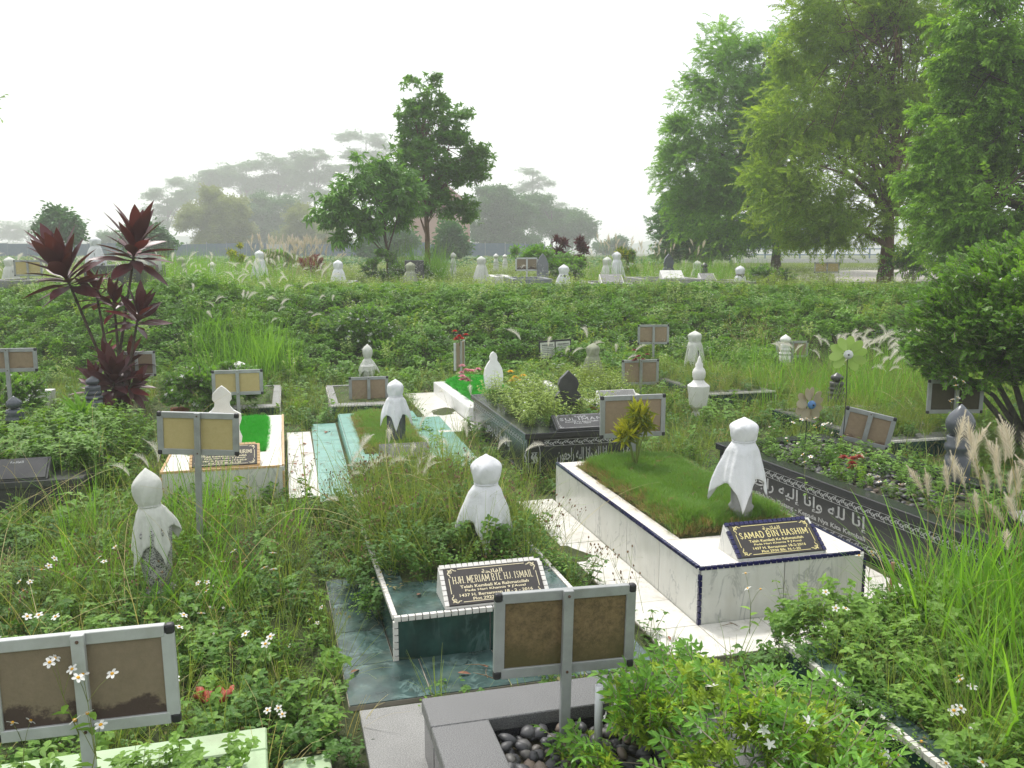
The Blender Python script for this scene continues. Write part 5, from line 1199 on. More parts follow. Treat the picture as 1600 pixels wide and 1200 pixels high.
# ------------------------------------------------------------------ trees
def tree(label, base, trunk, tr, blobs, temps, n, cr, sscale, bark, limbs=7, seed=1, up=.3, wts=None, jit=.6, shell=.55, group=None, hang=0.0, name='tree', bottom=-.8, twigs=0, tilt=None, squash=None):
    """base point; trunk: points up the stem; blobs: (centre, radii) in world space"""
    g = thing(name, label, 'tree', base[:], 0, group); B = Vector(base); r = np.random.RandomState(seed); rr = random.Random(seed)
    TP_ = [Vector(p) - B for p in trunk]; k = len(TP_)
    MB().tube(TP_, [tr * (1 - .72 * i / (k - 1)) * (1.25 if i == 0 else 1) for i in range(k)], 9).build('trunk', bark, g, smooth=True)
    tot = sum(b_[1][0] * b_[1][2] for b_ in blobs); P_, R_, CL = [], [], []
    for (c, rad) in blobs:
        kk = int(n * rad[0] * rad[2] / tot); p, cl = blob(c, rad, kk, r, shell, bottom, ncl=max(9, kk // 50), cr=cr); P_.append(p); R_.append(outward(p, c, r, up, jit, hang)); CL.append(cl)
    P2 = np.concatenate(P_); R2 = np.concatenate(R_)
    w = np.array(wts or [1] * len(temps), float); w /= w.sum(); tid = r.choice(len(temps), len(P2), p=w)
    if tilt is not None: R2[:, 1] = r.normal(0, tilt, len(P2)); R2[:, 0] = r.normal(0, tilt, len(P2))
    scatter('crown', P2, R2, r.uniform(*sscale, len(P2)), tid, temps, parent=g, kind='stuff')
    allc = np.concatenate(CL)
    for i in range(limbs):
        e = Vector(allc[rr.randrange(len(allc))]) - B
        zt = min(max(.25, .35 + .5 * i / limbs), .97) * (k - 1); j = min(int(zt), k - 2); s = TP_[j].lerp(TP_[j + 1], zt - j)
        if e.z < s.z: s = TP_[j].lerp(TP_[j], 0)
        mid = s.lerp(e, .5) + Vector((rr.uniform(-.2, .2), 0, .12 * (e - s).length)); r0 = tr * (.5 - .25 * i / limbs)
        MB().tube([s, s.lerp(mid, .6), mid, mid.lerp(e, .5), e], [r0, r0 * .8, r0 * .55, r0 * .35, r0 * .12], 6).build('limb', bark, g, smooth=True)
    if twigs:
        m = MB()
        for i in range(twigs):
            e = Vector(allc[rr.randrange(len(allc))]) - B; zt = rr.uniform(.3, .98) * (k - 1); j = min(int(zt), k - 2); s = TP_[j].lerp(TP_[j + 1], zt - j); mid = s.lerp(e, .5) + Vector((rr.uniform(-.3, .3), rr.uniform(-.3, .3), .15 * (e - s).length))
            m.tube([s, mid, e], [tr * .16, tr * .09, tr * .02], 4)
        o = m.build('twigs', bark, g); o['kind'] = 'stuff'
    return g
def PB(px, py, rx, ry, d, deep=.85, dd=0.0):
    """crown lobe: pixel centre and pixel radii at distance d"""
    c = far(px, py, d + dd); s = (d + dd) / F; return (tuple(c), (rx * s, rx * s * deep, ry * s))
TL = [tmpl('leaf_spray', t_sprig(14, .36, .10, .04, .6, .1, True, .9), [M['tA'], M['bark']]) for _ in range(3)]
TLB = [tmpl('leaf_spray', t_sprig(14, .36, .10, .038, .7, .15, True, .6), [M['tB'], M['bark']]) for _ in range(3)]
TLC = [tmpl('leaf_spray', t_sprig(12, .36, .11, .045, .7, .1, True, .8), [M['tC'], M['bark']]) for _ in range(3)]
TBG = [tmpl('big_leaf_spray', t_whorl(9, .30, .10, .25, 1.0), [M['tD'], M['bark']]) for _ in range(2)] + [tmpl('big_leaf_spray', t_whorl(7, .26, .09, .5, .8), [M['tE'], M['bark']])]
TDR = [tmpl('drooping_leaf_spray', t_whorl(8, .42, .10, .15, 1.5), [M['tE'], M['bark']]) for _ in range(3)]
TFR = [tmpl('far_leaves', t_clump(46, .55, .2, .11), M['tF']) for _ in range(3)]
TFO = [tmpl('far_leaves', t_clump(46, .5, .17, .09), M['tG']) for _ in range(2)]
TFL = [tmpl('far_flat_leaves', t_clump(60, .8, .22, .1, .22), M['tF']) for _ in range(3)]
def gp(px, d): p = far(px, 400, d); return Vector((p.x, p.y, float(tz(p.x, p.y)) - .1))
# roadside trees
b = gp(1385, 25.5)
tree('olive roadside tree with a straight reddish trunk, tallest, beside the road', b, [b, b + Vector((.02, 0, 1.2)), b + Vector((.0, 0, 2.1)), b + Vector((.1, 0, 3.6)), b + Vector((-.1, .2, 5.6)), b + Vector((.2, 0, 8.6))], .2,
     [PB(1300, 300, 105, 95, 25.5), PB(1275, 170, 85, 80, 25.5, dd=.6), PB(1390, 130, 120, 110, 25.5, dd=.8), PB(1340, 20, 100, 70, 25.5), PB(1440, 0, 90, 70, 25.5), PB(1490, 270, 80, 70, 25.5, dd=1.5), PB(1290, 365, 62, 34, 25.5), PB(1480, 365, 60, 34, 25.5, dd=2), PB(1220, 270, 52, 60, 25.5, dd=.5), PB(1370, 215, 60, 50, 25.5), PB(1260, 90, 40, 40, 25.5), PB(1430, 200, 60, 60, 25.5, dd=1), PB(1330, 350, 45, 40, 25.5)],
     TLB, 14500, .26, (.7, 1.1), M['bark_red'], 18, 31, .2, twigs=110, jit=.75, shell=.5, group='roadside trees')
b = gp(1213, 36)
tree('bright green roadside tree standing behind the olive one', b, [b, b + Vector((0, 0, 1)), b + Vector((-.1, 0, 2.5)), b + Vector((-.5, 0, 5)), b + Vector((-.6, 0, 9))], .2,
     [PB(1145, 110, 60, 58, 36), PB(1125, 190, 70, 62, 36), PB(1105, 275, 68, 62, 36), PB(1190, 230, 70, 80, 36), PB(1205, 100, 62, 50, 36), PB(1080, 230, 40, 40, 36), PB(1235, 170, 50, 80, 36, dd=2), PB(1185, 330, 85, 60, 36), PB(1115, 330, 60, 50, 36), PB(1240, 350, 60, 45, 36)],
     TL, 12500, .26, (.85, 1.3), M['bark'], 14, 32, .15, twigs=70, shell=.5, group='roadside trees')
b = gp(1105, 44)
tree('darker low bushy roadside tree at the far end of the row', b, [b, b + Vector((.2, 0, 1)), b + Vector((.4, 0, 3)), b + Vector((.6, 0, 4.5))], .18,
     [PB(1070, 345, 42, 35, 44), PB(1085, 378, 60, 28, 44), PB(1140, 375, 60, 32, 44), PB(1100, 300, 40, 40, 44)], [tmpl('leaf_spray', t_sprig(12, .42, .14, .06, .6), [M['tF'], M['bark']]), TBG[2]], 4200, .3, (.9, 1.4), M['bark'], 7, 33, .2, twigs=14, group='roadside trees')
b = gp(1660, 19)
tree('lime green roadside tree reaching in from the right edge', b, [b, b + Vector((0, 0, 1.5)), b + Vector((-.3, 0, 3)), b + Vector((-.2, 0, 6.5))], .22,
     [PB(1560, 330, 105, 80, 19), PB(1540, 120, 60, 70, 19), PB(1600, 200, 110, 90, 19), PB(1470, 275, 55, 40, 19), PB(1600, 60, 80, 60, 19), PB(1500, 200, 55, 45, 19), PB(1580, 380, 90, 35, 19), PB(1470, 340, 45, 35, 19), PB(1530, 20, 50, 40, 19)],
     TLC, 7200, .24, (.7, 1.1), M['bark'], 16, 34, .1, twigs=90, shell=.5, group='roadside trees')
# middle trees
b = gp(668, 30)
tree('tall dark-leaved tree with a narrow top in the middle of the cemetery', b, [b, b + Vector((.0, 0, 1.5)), b + Vector((-.05, 0, 3)), b + Vector((-.1, 0, 4.5)), b + Vector((-.05, 0, 6.2))], .1,
     [PB(664, 150, 28, 34, 30), PB(662, 200, 28, 34, 30), PB(705, 205, 30, 30, 30), PB(740, 250, 28, 28, 30), PB(670, 262, 52, 42, 30), PB(720, 275, 36, 28, 30), PB(640, 240, 25, 18, 30), PB(680, 315, 40, 24, 30), PB(722, 335, 24, 22, 30), PB(640, 325, 20, 20, 30)],
     TBG, 2700, .40, (.45, .8), M['bark_red'], 16, 41, .4, twigs=50, shell=.2, wts=(1.6, 1.6, 3))
b = gp(606, 27)
tree('drooping long-leaved tree left of the tall dark one', b, [b, b + Vector((0, 0, .8)), b + Vector((-.1, 0, 1.8)), b + Vector((-.15, 0, 3.1))], .06,
     [PB(590, 268, 42, 22, 27), PB(555, 300, 48, 32, 27), PB(530, 335, 32, 32, 27), PB(600, 320, 45, 42, 27), PB(560, 360, 38, 26, 27), PB(630, 300, 25, 30, 27)],
     TDR, 1000, .4, (.45, .8), M['bark'], 12, 42, .2, twigs=26, shell=.3)
b = gp(-14, 9)
tree('leafy branch tip of a tree beyond the left edge', b, [b, b + Vector((-.6, 0, 2)), b + Vector((-.5, 0, 4))], .08, [PB(-26, 168, 20, 10, 9), PB(-60, 160, 30, 30, 9)], TLC, 60, .3, (.35, .5), M['bark'], 3, 43)
# hazy background trees
FAR = [('hazy umbrella tree, lowest of the far left row', 262, 150, [(262, 305, 34, 10), (250, 330, 26, 8), (275, 322, 22, 9), (268, 350, 24, 8)], 1), ('hazy flat-layered tree second in the far row', 315, 160, [(300, 288, 36, 9), (335, 278, 36, 9), (318, 305, 40, 10)], 1),
       ('hazy flat-layered tree third in the far row', 385, 165, [(385, 266, 45, 10), (365, 285, 34, 10), (400, 292, 40, 14)], 1), ('broad hazy flat-topped tree in the far row', 435, 165, [(430, 254, 48, 10), (450, 275, 42, 12), (425, 290, 45, 16), (440, 315, 30, 20)], 1),
       ('hazy tall tree with a tufted top left of the highest one', 492, 160, [(490, 245, 30, 9), (500, 262, 30, 11), (482, 280, 28, 13), (495, 305, 26, 14)], 1), ('highest hazy umbrella tree behind the drooping tree', 572, 175, [(560, 214, 38, 7), (592, 228, 26, 7), (545, 240, 26, 8), (575, 250, 40, 9), (545, 265, 26, 8), (590, 275, 30, 12)], 1),
       ('hazy layered tree right of the tall dark tree', 832, 165, [(828, 270, 18, 5), (840, 284, 22, 5), (826, 296, 20, 6), (842, 312, 26, 6), (855, 322, 26, 5)], 1), ('faint flat hazy tree at the far left', 45, 190, [(45, 356, 42, 8), (20, 368, 30, 8), (105, 358, 25, 6)], 1),
       ('rounded olive tree in the haze behind the hoarding', 332, 82, [(330, 325, 42, 30), (318, 355, 40, 28), (352, 350, 38, 30), (335, 380, 45, 16)], 2), ('bluish-green round tree in the haze left of the drooping tree', 425, 105, [(425, 335, 45, 26), (410, 362, 40, 26), (448, 362, 38, 28)], 0),
       ('lighter green tree in the haze behind the drooping tree', 480, 85, [(480, 352, 32, 26), (500, 370, 40, 20), (465, 375, 26, 16)], 2), ('round hazy tree right of the tall dark tree', 778, 85, [(772, 318, 34, 22), (795, 335, 36, 26), (760, 350, 38, 28), (790, 370, 46, 22)], 0),
       ('grey-green bushy tree in the haze, second right of the tall dark tree', 862, 95, [(850, 330, 40, 18), (880, 340, 34, 18), (862, 360, 46, 22), (905, 362, 22, 22)], 0), ('small dark tree in the haze before the far gap', 960, 90, [(965, 378, 14, 9), (945, 388, 18, 8), (972, 392, 14, 8)], 0),
       ('small leafy tree behind the maroon plant', 92, 50, [(93, 345, 19, 9), (86, 358, 20, 10), (105, 362, 16, 9)], 0), ('low green bush tree behind the maroon plant', 222, 55, [(225, 372, 26, 12), (238, 385, 24, 12)], 0), ('bushy hazy tree left of the house', 610, 70, [(610, 375, 30, 14), (590, 390, 30, 12)], 0), ('hazy fir-like tree behind the tall dark tree', 705, 60, [(706, 372, 12, 18), (706, 392, 20, 12)], 0), ('low hazy scrub tree at the far left of the hoarding', 180, 100, [(170, 378, 30, 10), (200, 384, 26, 9)], 0)]
for i, (lb, px, d, bl, kd) in enumerate(FAR):
    d = d * 1.55 if d > 75 else d
    b = gp(px, d); s = d / 100; top = far(px, min(q[1] for q in bl), d)
    big = [PB(x, y, rx, ry, d, .8) for x, y, rx, ry in bl]; area = sum(q[2] * q[3] for q in bl); dens = {0: .5, 1: .36, 2: .5}[kd]
    tree(lb, b, [b, b.lerp(top, .4), b.lerp(top, .75), top], {0: .25, 1: .38, 2: .2}[kd] * (1 if d > 80 else .5), big, {0: TFR, 1: TFL, 2: TFO}[kd], int(area * dens), (.30 if kd != 1 else .28), ((.9 + s * .45) * .8, (.9 + s * .45) * 1.3), M['bark_grey'], 6 if kd != 1 else 10, 60 + i, .3, shell=.5, group='hazy background trees', tilt=.25 if kd == 1 else None, twigs=14 if kd == 1 else 0)

# ------------------------------------------------------------------ blue hoarding and house far behind
f_ = thing('hoarding_fence', 'long blue corrugated hoarding fence in the haze behind the cemetery', 'fence', (far(-80, 400, 110).x, 110, 1.3), 0)
M['hoard'] = plain('faded_blue_steel', (.04, .10, .16), .6, .12, dirt=(.2, .2, .2, .4))
pv = MB(); n = 16
for k in range(n): x0 = k * 2.4 / n; pv.box(x0, x0 + 2.4 / n * .55, -.03, 0, 0, 1.9); pv.box(x0 + 2.4 / n * .55, x0 + 2.4 / n, 0, .03, 0, 1.9)
pv = pv.mesh('panel', M['hoard']); pw = pv.copy(); pw.materials[0] = plain('pale_steel', (.45, .47, .48), .6)
x0 = f_.location.x
for i in range(30):
    inst('panel', pw if i in (9, 16) else pv, f_, (i * 2.45, 0, .08 * math.sin(i)))
fp = MB().box(-.04, .04, .04, .12, 0, 2.1).mesh('post', M['alu'])
for i in range(31): inst('post', fp, f_, (i * 2.45 - .02, 0, 0))
hb = far(682, 400, 112)
ho = thing('house', 'pinkish house with a hipped tile roof in the haze behind the middle trees', 'house', (hb.x, hb.y, 1.3), 14)
M['pinkwall'] = plain('pinkish_wall', (.42, .25, .19), .9, .06); M['rooft'] = plain('brown_roof_tile', (.2, .1, .08), .9, .15)
MB().box(-4.3, 4.3, 0, 6, 0, 6).build('wall', M['pinkwall'], ho)
MB().add([(-5, -.6, 6), (5, -.6, 6), (5, 6.6, 6), (-5, 6.6, 6), (-1.2, 3, 10), (1.2, 3, 10), (-5, -.6, 6.2), (5, -.6, 6.2), (5, 6.6, 6.2), (-5, 6.6, 6.2)], [(3, 2, 1, 0), (0, 1, 7, 6), (1, 2, 8, 7), (2, 3, 9, 8), (3, 0, 6, 9), (6, 7, 5, 4), (7, 8, 5), (8, 9, 4, 5), (9, 6, 4)]).build('roof', M['rooft'], ho)
for x in (-2.4, 1.4):
    w_ = MB().box(x, x + 1, -.05, -.003, 1, 2.1).build('window', M['hoard'], ho)
MB().box(-.6, 3.4, -1.2, -.9, 0, 1.3).build('yard_wall', M['white_stone'], ho)

# ------------------------------------------------------------------ clumps and hedges on the terrace
shrub('terrace_bush', 'fluffy yellow-green bush beside the grey pointed terrace stone', tuple(gp(850, 25)), [((0, 0, .75), (.5, .4, .3)), ((-.5, 0, .8), (.35, .3, .25))], [TY[0], TFO[0]] and [TSH[0], TJ[3]], 900, .16, (1.2, 2), M['twig'], 8, None, 51, .3, trunk_r=.02)
shrub('terrace_bush', 'round green bush below the small red-brown cordylines', tuple(gp(885, 25)), [((0, 0, .45), (.42, .4, .38))], [TJ[3], TSH[0]], 600, .16, (1.2, 1.8), M['twig'], 6, None, 52, .3, trunk_r=.02)
shrub('terrace_bush', 'dark reddish bush behind the tall white-draped stone', tuple(gp(975, 27)), [((0, 0, .55), (.3, .3, .5))], [TSH[2], TCR[0]], 420, .16, (1.2, 1.8), M['twig'], 6, None, 53, .4, trunk_r=.02, wts=(4, 1))
shrub('terrace_bush', 'dark green bush under the two middle trees', tuple(gp(602, 26)), [((0, 0, .5), (.55, .4, .45)), ((.9, 0, .25), (.5, .4, .3))], [TSH[2], TSH[0]], 1200, .15, (1.2, 2), M['twig'], 6, None, 54, .3, trunk_r=.02)
shrub('terrace_bush', 'mounded olive bush right of the first far hoarding', tuple(gp(430, 34)), [((0, 0, .5), (.7, .5, .4))], [TSH[0], TSH[2]], 900, .16, (1.4, 2.2), M['twig'], 6, None, 55, .3, trunk_r=.02)
shrub('terrace_bush', 'low dark bush under the roadside trees', tuple(gp(1205, 24)), [((0, 0, .25), (.6, .4, .25))], [TSH[0], TSH[2]], 700, .15, (1.2, 1.8), M['twig'], 6, None, 56, .3, trunk_r=.02)
shrub('terrace_bush', 'leafy dark bush at the foot of the olive tree', tuple(gp(1425, 25)), [((0, 0, .5), (.5, .4, .45)), ((.8, .4, .7), (.6, .5, .6))], [TSH[2], TL[0]], 600, .2, (1, 1.6), M['twig'], 6, None, 57, .3, trunk_r=.02, wts=(4, 1))
TCO = [tmpl('strap_head', t_whorl(16, .28, .05, .9, .8), [M['cordy'], M['bark']])]; TCO2 = [tmpl('strap_head', t_whorl(16, .26, .045, .9, .8), [M['cordy_red'], M['bark']])]
shrub('small_cordyline', 'thin dark red cordyline left of the tall white-draped stone', tuple(gp(886, 26.5)), [((-.2, 0, 1.0), (.1, .1, .55))], TCO, 34, .2, (.7, 1), M['bark'], 3, None, 61, 1.2, cat='plant', trunk_r=.015, jit=.3)
shrub('small_cordyline', 'second thin dark red cordyline nearer the tall white-draped stone', tuple(gp(908, 26.5)), [((0, 0, .9), (.12, .1, .5))], TCO, 34, .2, (.7, 1), M['bark'], 3, None, 62, 1.2, cat='plant', trunk_r=.015, jit=.3)
shrub('small_cordyline', 'bright red bushy cordyline beside the pale dry plumes', tuple(gp(483, 32)), [((0, 0, .55), (.38, .3, .3))], TCO2, 50, .25, (.8, 1.2), M['bark'], 4, None, 63, .9, cat='plant', trunk_r=.015, jit=.4)
shrub('yellow_croton', 'yellow croton sticking up left of the white diamond-folded cloth', tuple(gp(372, 26)), [((0, 0, .9), (.22, .2, .35))], TCR, 60, .25, (.9, 1.4), M['bark'], 4, None, 64, .9, cat='plant', trunk_r=.012, jit=.4)

# ------------------------------------------------------------------ ground cover
def near_px(px, py, r_, z=0.0):
    p = at(px, py, z); return (p.x, p.y, r_)
def spots(lst):
    def f(x, y, r):
        k = np.zeros(len(x), bool)
        for (a, b_, rx, ry) in lst: k |= ((x - a) / rx) ** 2 + ((y - b_) / ry) ** 2 < r.uniform(.5, 1.1, len(x))
        return k
    return f
flat = lambda y1: (lambda x, y, r: y < y1)
# base cover, near
lawn = lambda x, y: (((x + 4.9) / 1.0) ** 2 + ((y - 11.6) / 1.2) ** 2 < 1)
field('ground_cover', 'low creeping weeds and short grass covering the lower ground', -8, 9, 2.4, 15.2, 95, TM + TH2 + TG, (6, 6, 1.5, 3, 3, 2, 2, 1), .7, 1.35, seed=2, pad=.03, mask=lambda x, y, r: ~lawn(x, y) | (r.uniform(size=len(x)) < .25))
field('weeds', 'leafy weeds in the left foreground', -4.5, -.75, 2.4, 5.6, 85, TH + TH2 + TM[:1] + TR + TTD + TD[:2], (3, 3, 3, 3, 3, 2, 1.2, 1.2, .3, .25, .25), .45, 1.05, seed=3, pad=.0)
field('weeds', 'leafy weeds on the right foreground', 1.85, 5.0, 2.4, 5.0, 70, TH + TH2 + TM[:1], (3, 3, 3, 2, 2, 2), .6, 1.15, seed=4, zf=lambda x, y, r: .06 + 0 * x)
field('weeds', 'middle ground weeds between the graves', -7, 8, 5.6, 15, 20, TH + TH2 + TR, (2, 2, 2, 2, 2, 1.5, 1.5), .6, 1.3, seed=5, mask=lambda x, y, r: (wave(x, y, 1.1) > -.1) & ~lawn(x, y))
# weeds heaped on the green marble grave
def on_grave(name, label, g, u0, u1, v0, v1, z, n, temps, wts, smin, smax, seed, hump=.0, tilt=.25, spill=0.0, cat='weeds'):
    r = np.random.RandomState(seed); u = r.uniform(u0 - spill, u1 + spill, n); v_ = r.uniform(v0 - spill * .3, v1, n); P = []
    for a, b_, q in zip(u, v_, r.uniform(size=n)):
        e = min(1, max(0, min(a - u0, u1 - a, b_ - v0) / .25 + .5)); P.append(W2(g, a, b_, z * (1 if u0 < a < u1 and b_ > v0 else .45) + hump * e * q)[:])
    w = np.array(wts, float) / sum(wts)
    return scatter(name, P, np.stack([r.normal(0, tilt, n), r.normal(0, tilt, n), r.uniform(0, 6.28, n)], 1), r.uniform(smin, smax, n), r.choice(len(temps), n, p=w), temps, label=label, cat=cat)
on_grave('weeds', 'clover-like weeds heaped over the green marble grave', gM, .05, 1.08, .5, 2.7, .26, 850, TM + TH2 + TR, (5, 3, 1.5, 3, 3, 1, 1), .6, 1.15, 71, .16, spill=.16)
on_grave('grass', 'seeding grass standing on the green marble grave', gM, .0, 1.05, .9, 2.6, .28, 250, TG + TR + TS + TTD + TH2, (1, 1, 1.2, 1.6, 1.6, 2, 2, .3, 3, 3), .7, 1.2, 72, .04, cat='grass')
on_grave('weeds', 'green and dry weeds on the black granite tomb', gB, .12, 1.08, .25, 2.4, .44, 420, TM + TY + TH2, (3, 1, 2, 3, 3, 2, 2), .5, .85, 73, .04)
on_grave('weeds', 'fine-leaved weeds over the pebbles of the long black tomb', gD, .15, 1.05, .4, 2.95, .43, 230, TH + TH2 + TD, (3, 3, 3, 3, 3, .6, .6, .6), .35, .75, 74, .0)
on_grave('weeds', 'weeds spilling over the black stone grave', gK, -.1, 1.15, .3, 2.6, .25, 460, TH + TH2, (3, 3, 3, 2, 2), .7, 1.25, 75, .1, spill=.15)
on_grave('weeds', 'grass and weeds on the weedy white grave', gR, .1, .9, .4, 2.2, .18, 160, TH2 + TR + TY, (2, 2, 2, 2, 2, 2), .6, 1.0, 76, .04)
on_grave('weeds', 'weeds in the grave behind the round shrub trunk', gP, .05, 1.25, .15, 2.0, .19, 330, TM + TH2 + TG + TR, (2, 2, 1, 2, 2, 2, 2, 1, 1, 1), .6, 1.1, 77, spill=.1)
on_grave('weeds', 'grass and weeds in the grey-green marble grave', gQ, .05, 1.05, .15, 2.3, .2, 330, TM + TH2 + TG + TR, (2, 2, 1, 2, 2, 2, 2, 1, 1, 1), .7, 1.2, 87, spill=.1)
on_grave('weeds', 'weeds inside the low green grave behind the keyhole headstone', gH, .15, .85, .2, 1.9, .16, 60, TM + TH2, (2, 2, 1, 1, 1), .6, .9, 88)
on_grave('weeds', 'sprigs creeping over the white mosaic rim at the near right', gT, -.06, .14, .2, 2.2, .24, 46, TM[:2] + TH2, (2, 2, 1, 1), .5, .8, 89)
on_grave('weeds', 'weeds inside the small dark green graves', gF, .15, .8, .2, 1.8, .16, 30, TM, (2, 1, 2), .5, .8, 78)
on_grave('weeds', 'weeds and grass inside the near right green grave', gT, .09, 1.5, .1, 2.5, .2, 1100, TH + TH2 + TM + TR, (3, 3, 3, 3, 3, 3, 2, 2, 1, 1), .5, .95, 79, .06)
on_grave('weeds', 'weeds growing inside the pale lime grave', gL, -1.1, -.12, -2, -.2, .22, 300, TH + TH2 + TD[:1], (3, 3, 3, 2, 2, .3), .5, .95, 80)
# tall grass clumps
field('tall_grass', 'bright tall grass clump at the right edge', 1.9, 4.0, 3.3, 5.6, 120, TT + TTB + TTD, (1, 1, 1, 2.2, 2.2, .6), .65, 1.05, mask=spots([(2.75, 4.35, .7, .6), (2.1, 3.3, .35, .35), (2.45, 3.9, .32, .3), (3.3, 4.7, .8, .5)]), free=False, seed=12, cat='grass', tilt=.12)
field('tall_grass', 'tall bright grass clump below the terrace left of centre', -7, -3, 13.5, 17.5, 42, TT, (1, 1, 1), .9, 1.35, mask=spots([(-4.7, 15.2, .8, .7), (-4.0, 14.9, .5, .5), (-5.3, 15.8, .5, .6)]), free=False, seed=13, cat='grass', tilt=.1)
field('tall_grass', 'broad stand of tall grass before the bank on the right', 3.0, 9.5, 9.6, 16.2, 30, TT + TR + TTD, (1, 1, 1, 3, 3, 1.2), .7, 1.15, mask=spots([(5.2, 12.6, 1.9, 2.2), (6.6, 14.6, 2.4, 1.6), (4.2, 14.0, 1.0, 1.2)]), free=False, seed=14, cat='grass', tilt=.15)
field('tall_grass', 'loose tall grass round the speckled headstone', -3.4, -1.2, 4.7, 7.1, 46, TT + TR + TTD, (1, 1, 1, 2, 2, .8), .45, .95, mask=spots([(-2.5, 5.7, .7, .6), (-2.0, 5.2, .5, .35), (-2.7, 6.3, .9, .5), (-2.2, 6.6, .8, .4)]), free=False, seed=15, cat='grass', tilt=.25)
field('tall_grass', 'tall reeds beneath the tall dark tree', 0, 0 + .001, 1, 1.001, 1, TT, (1, 1, 1), 1, 1, seed=1) if False else None
field('tall_grass', 'tall reeds beneath the tall dark middle tree', -4.4, -.6, 24, 30, 16, TT, (1, 1, 1), 1.1, 1.7, mask=spots([(-2.6, 26.6, 1.0, 1.3)]), free=False, seed=16, cat='grass', tilt=.08)
field('tall_grass', 'light tall grass on the left of the terrace', -12, -4, 18, 32, 7, TT + TR, (2, 2, 2, 1, 1), .8, 1.3, mask=spots([(-8.3, 23.5, 1.3, 1.5), (-7, 21, 2.5, 2), (-10, 26, 2.4, 2)]), free=False, seed=17, cat='grass', tilt=.12)
field('tall_grass', 'light tall grass on the right of the terrace', 1.5, 8, 20, 32, 8, TT + TR, (2, 2, 2, 2, 2), .7, 1.2, mask=spots([(4.6, 25, 1.6, 2.4), (2.5, 25, 1, 2), (7, 28, 2, 2)]), free=False, seed=18, cat='grass', tilt=.12)
# bank and terrace cover
field('bank_foliage', 'dense creeping foliage covering the bank up to the terrace', -13, 15, 14.6, 20.5, 95, TC + TH2 + TY, (6, 6, 6, 2, 1, 1, .6, .6), .6, 1.1, zf=lambda x, y, r: r.uniform(-.05, .12, len(x)) + (.14 + .40 * np.clip(wave(x, y, .95) + .3, 0, 1)) * sstep((y - 14.8) / 1.2) * (1 - .9 * sstep((y - 17.4) / 1.5)) * r.uniform(.35, 1, len(x)) ** .5, free=True, seed=21, cat='foliage', tilt=.35, mask=lambda x, y, r: ~(((x - 6.2) / 1.6) ** 2 + ((y - 15.6) / 1.0) ** 2 < .8))
field('terrace_weeds', 'yellow-green flowering herbs all over the upper terrace', -22, 24, 18.2, 44, 13, TY + TR + TG[:1] + TC[:1], (5, 5, 1, 1, 1, 2), .5, .95, seed=22, free=False, cat='weeds', mask=lambda x, y, r: ((y < 36) | (r.uniform(size=len(x)) < .5)) & ~((x > .36 * y) & (y > 20.5)))
field('terrace_weeds', 'low weeds at the lip of the bank', -14, 15, 18.0, 21, 24, TY + TC[:2] + TH[:1], (4, 4, 2, 2, 2), .35, .65, seed=23, free=False, cat='weeds')
field('far_scrub', 'rough far ground scrub fading into the haze', -70, 70, 42, 105, 1.3, TFR[:2] + TFO[:2], (2, 2, 2, 2), .6, 1.35, seed=24, free=False, cat='scrub', mask=lambda x, y, r: x < .14 * y + 2)
field('verge_grass', 'short grass verge between the terrace and the road', 7, 30, 19, 60, 26, TG[:2] + TR, (3, 3, 1, 1), .22, .5, seed=25, free=False, cat='grass', mask=lambda x, y, r: (y < 25.2) | (y > 43))
field('dry_grass', 'patch of brown dry grass in front of the bank', 3.2, 8.2, 15.0, 18.6, 60, TTD + TG[2:], (2, 3), .5, .9, mask=spots([(5.0, 17.0, .9, .8), (7.2, 17.4, .8, .5)]), free=False, seed=43, cat='grass', tilt=.5, zf=lambda x, y, r: .15 + 0 * x)
field('bank_herbs', 'taller herbs and grass breaking the top of the bank', -13, 15, 15.5, 19.6, 5, TY + TH + TR + TT[1:], (3, 3, 1, 1, 1, 2, 2, 1, 1), .7, 1.15, seed=44, free=False, cat='weeds', zf=lambda x, y, r: .12 + 0 * x, mask=lambda x, y, r: wave(x, y, .7, 2) > -.05)
# plumes
def plumes(name, label, lst, temps, seed, smin=.8, smax=1.2, zadd=0.0):
    r = np.random.RandomState(seed); P = []
    for (x, y, rx, ry, n) in lst:
        for i in range(n): a, b_ = r.normal(x, rx * .5), r.normal(y, ry * .5); P.append((a, b_, float(tz(a, b_)) + zadd))
    n = len(P); return scatter(name, P, np.stack([r.normal(.0, .2, n), r.normal(.12, .22, n), r.normal(.3, 1.2, n)], 1), r.uniform(smin, smax, n), r.randint(0, len(temps), n), temps, label=label, cat='grass')
plumes('plume_grass', 'tan feathery grass plumes in front of the onion-domed post', [(3.12, 4.75, .45, .22, 52), (2.8, 5.0, .3, .15, 16), (3.6, 4.9, .35, .25, 28)], TP2, 81, .95, 1.5)
plumes('plume_grass', 'pale arching plumes over the middle graves', [(-1.1, 6.9, .9, .5, 20), (-.7, 7.8, .7, .6, 12), (-3.0, 6.6, .5, .5, 4), (-.3, 10.6, .5, .5, 4)], TP, 82, .7, 1.05)
plumes('plume_grass', 'white plumes in the tall grass before the bank on the right', [(6.6, 14.8, 2.0, .9, 80), (5.2, 13.0, 1.3, 1, 22), (8.4, 15.2, 1, .8, 30), (.9, 14.6, 1, .6, 10)], TP, 83, .9, 1.4)
plumes('plume_grass', 'white plumes over the left of the bank and the terrace', [(-4.6, 17.2, 1.3, 1.2, 36), (-9, 22, 4.5, 2.5, 60), (-12, 24, 4, 3, 50), (-6.5, 23, 2, 2, 26)], TP, 84, .8, 1.3)
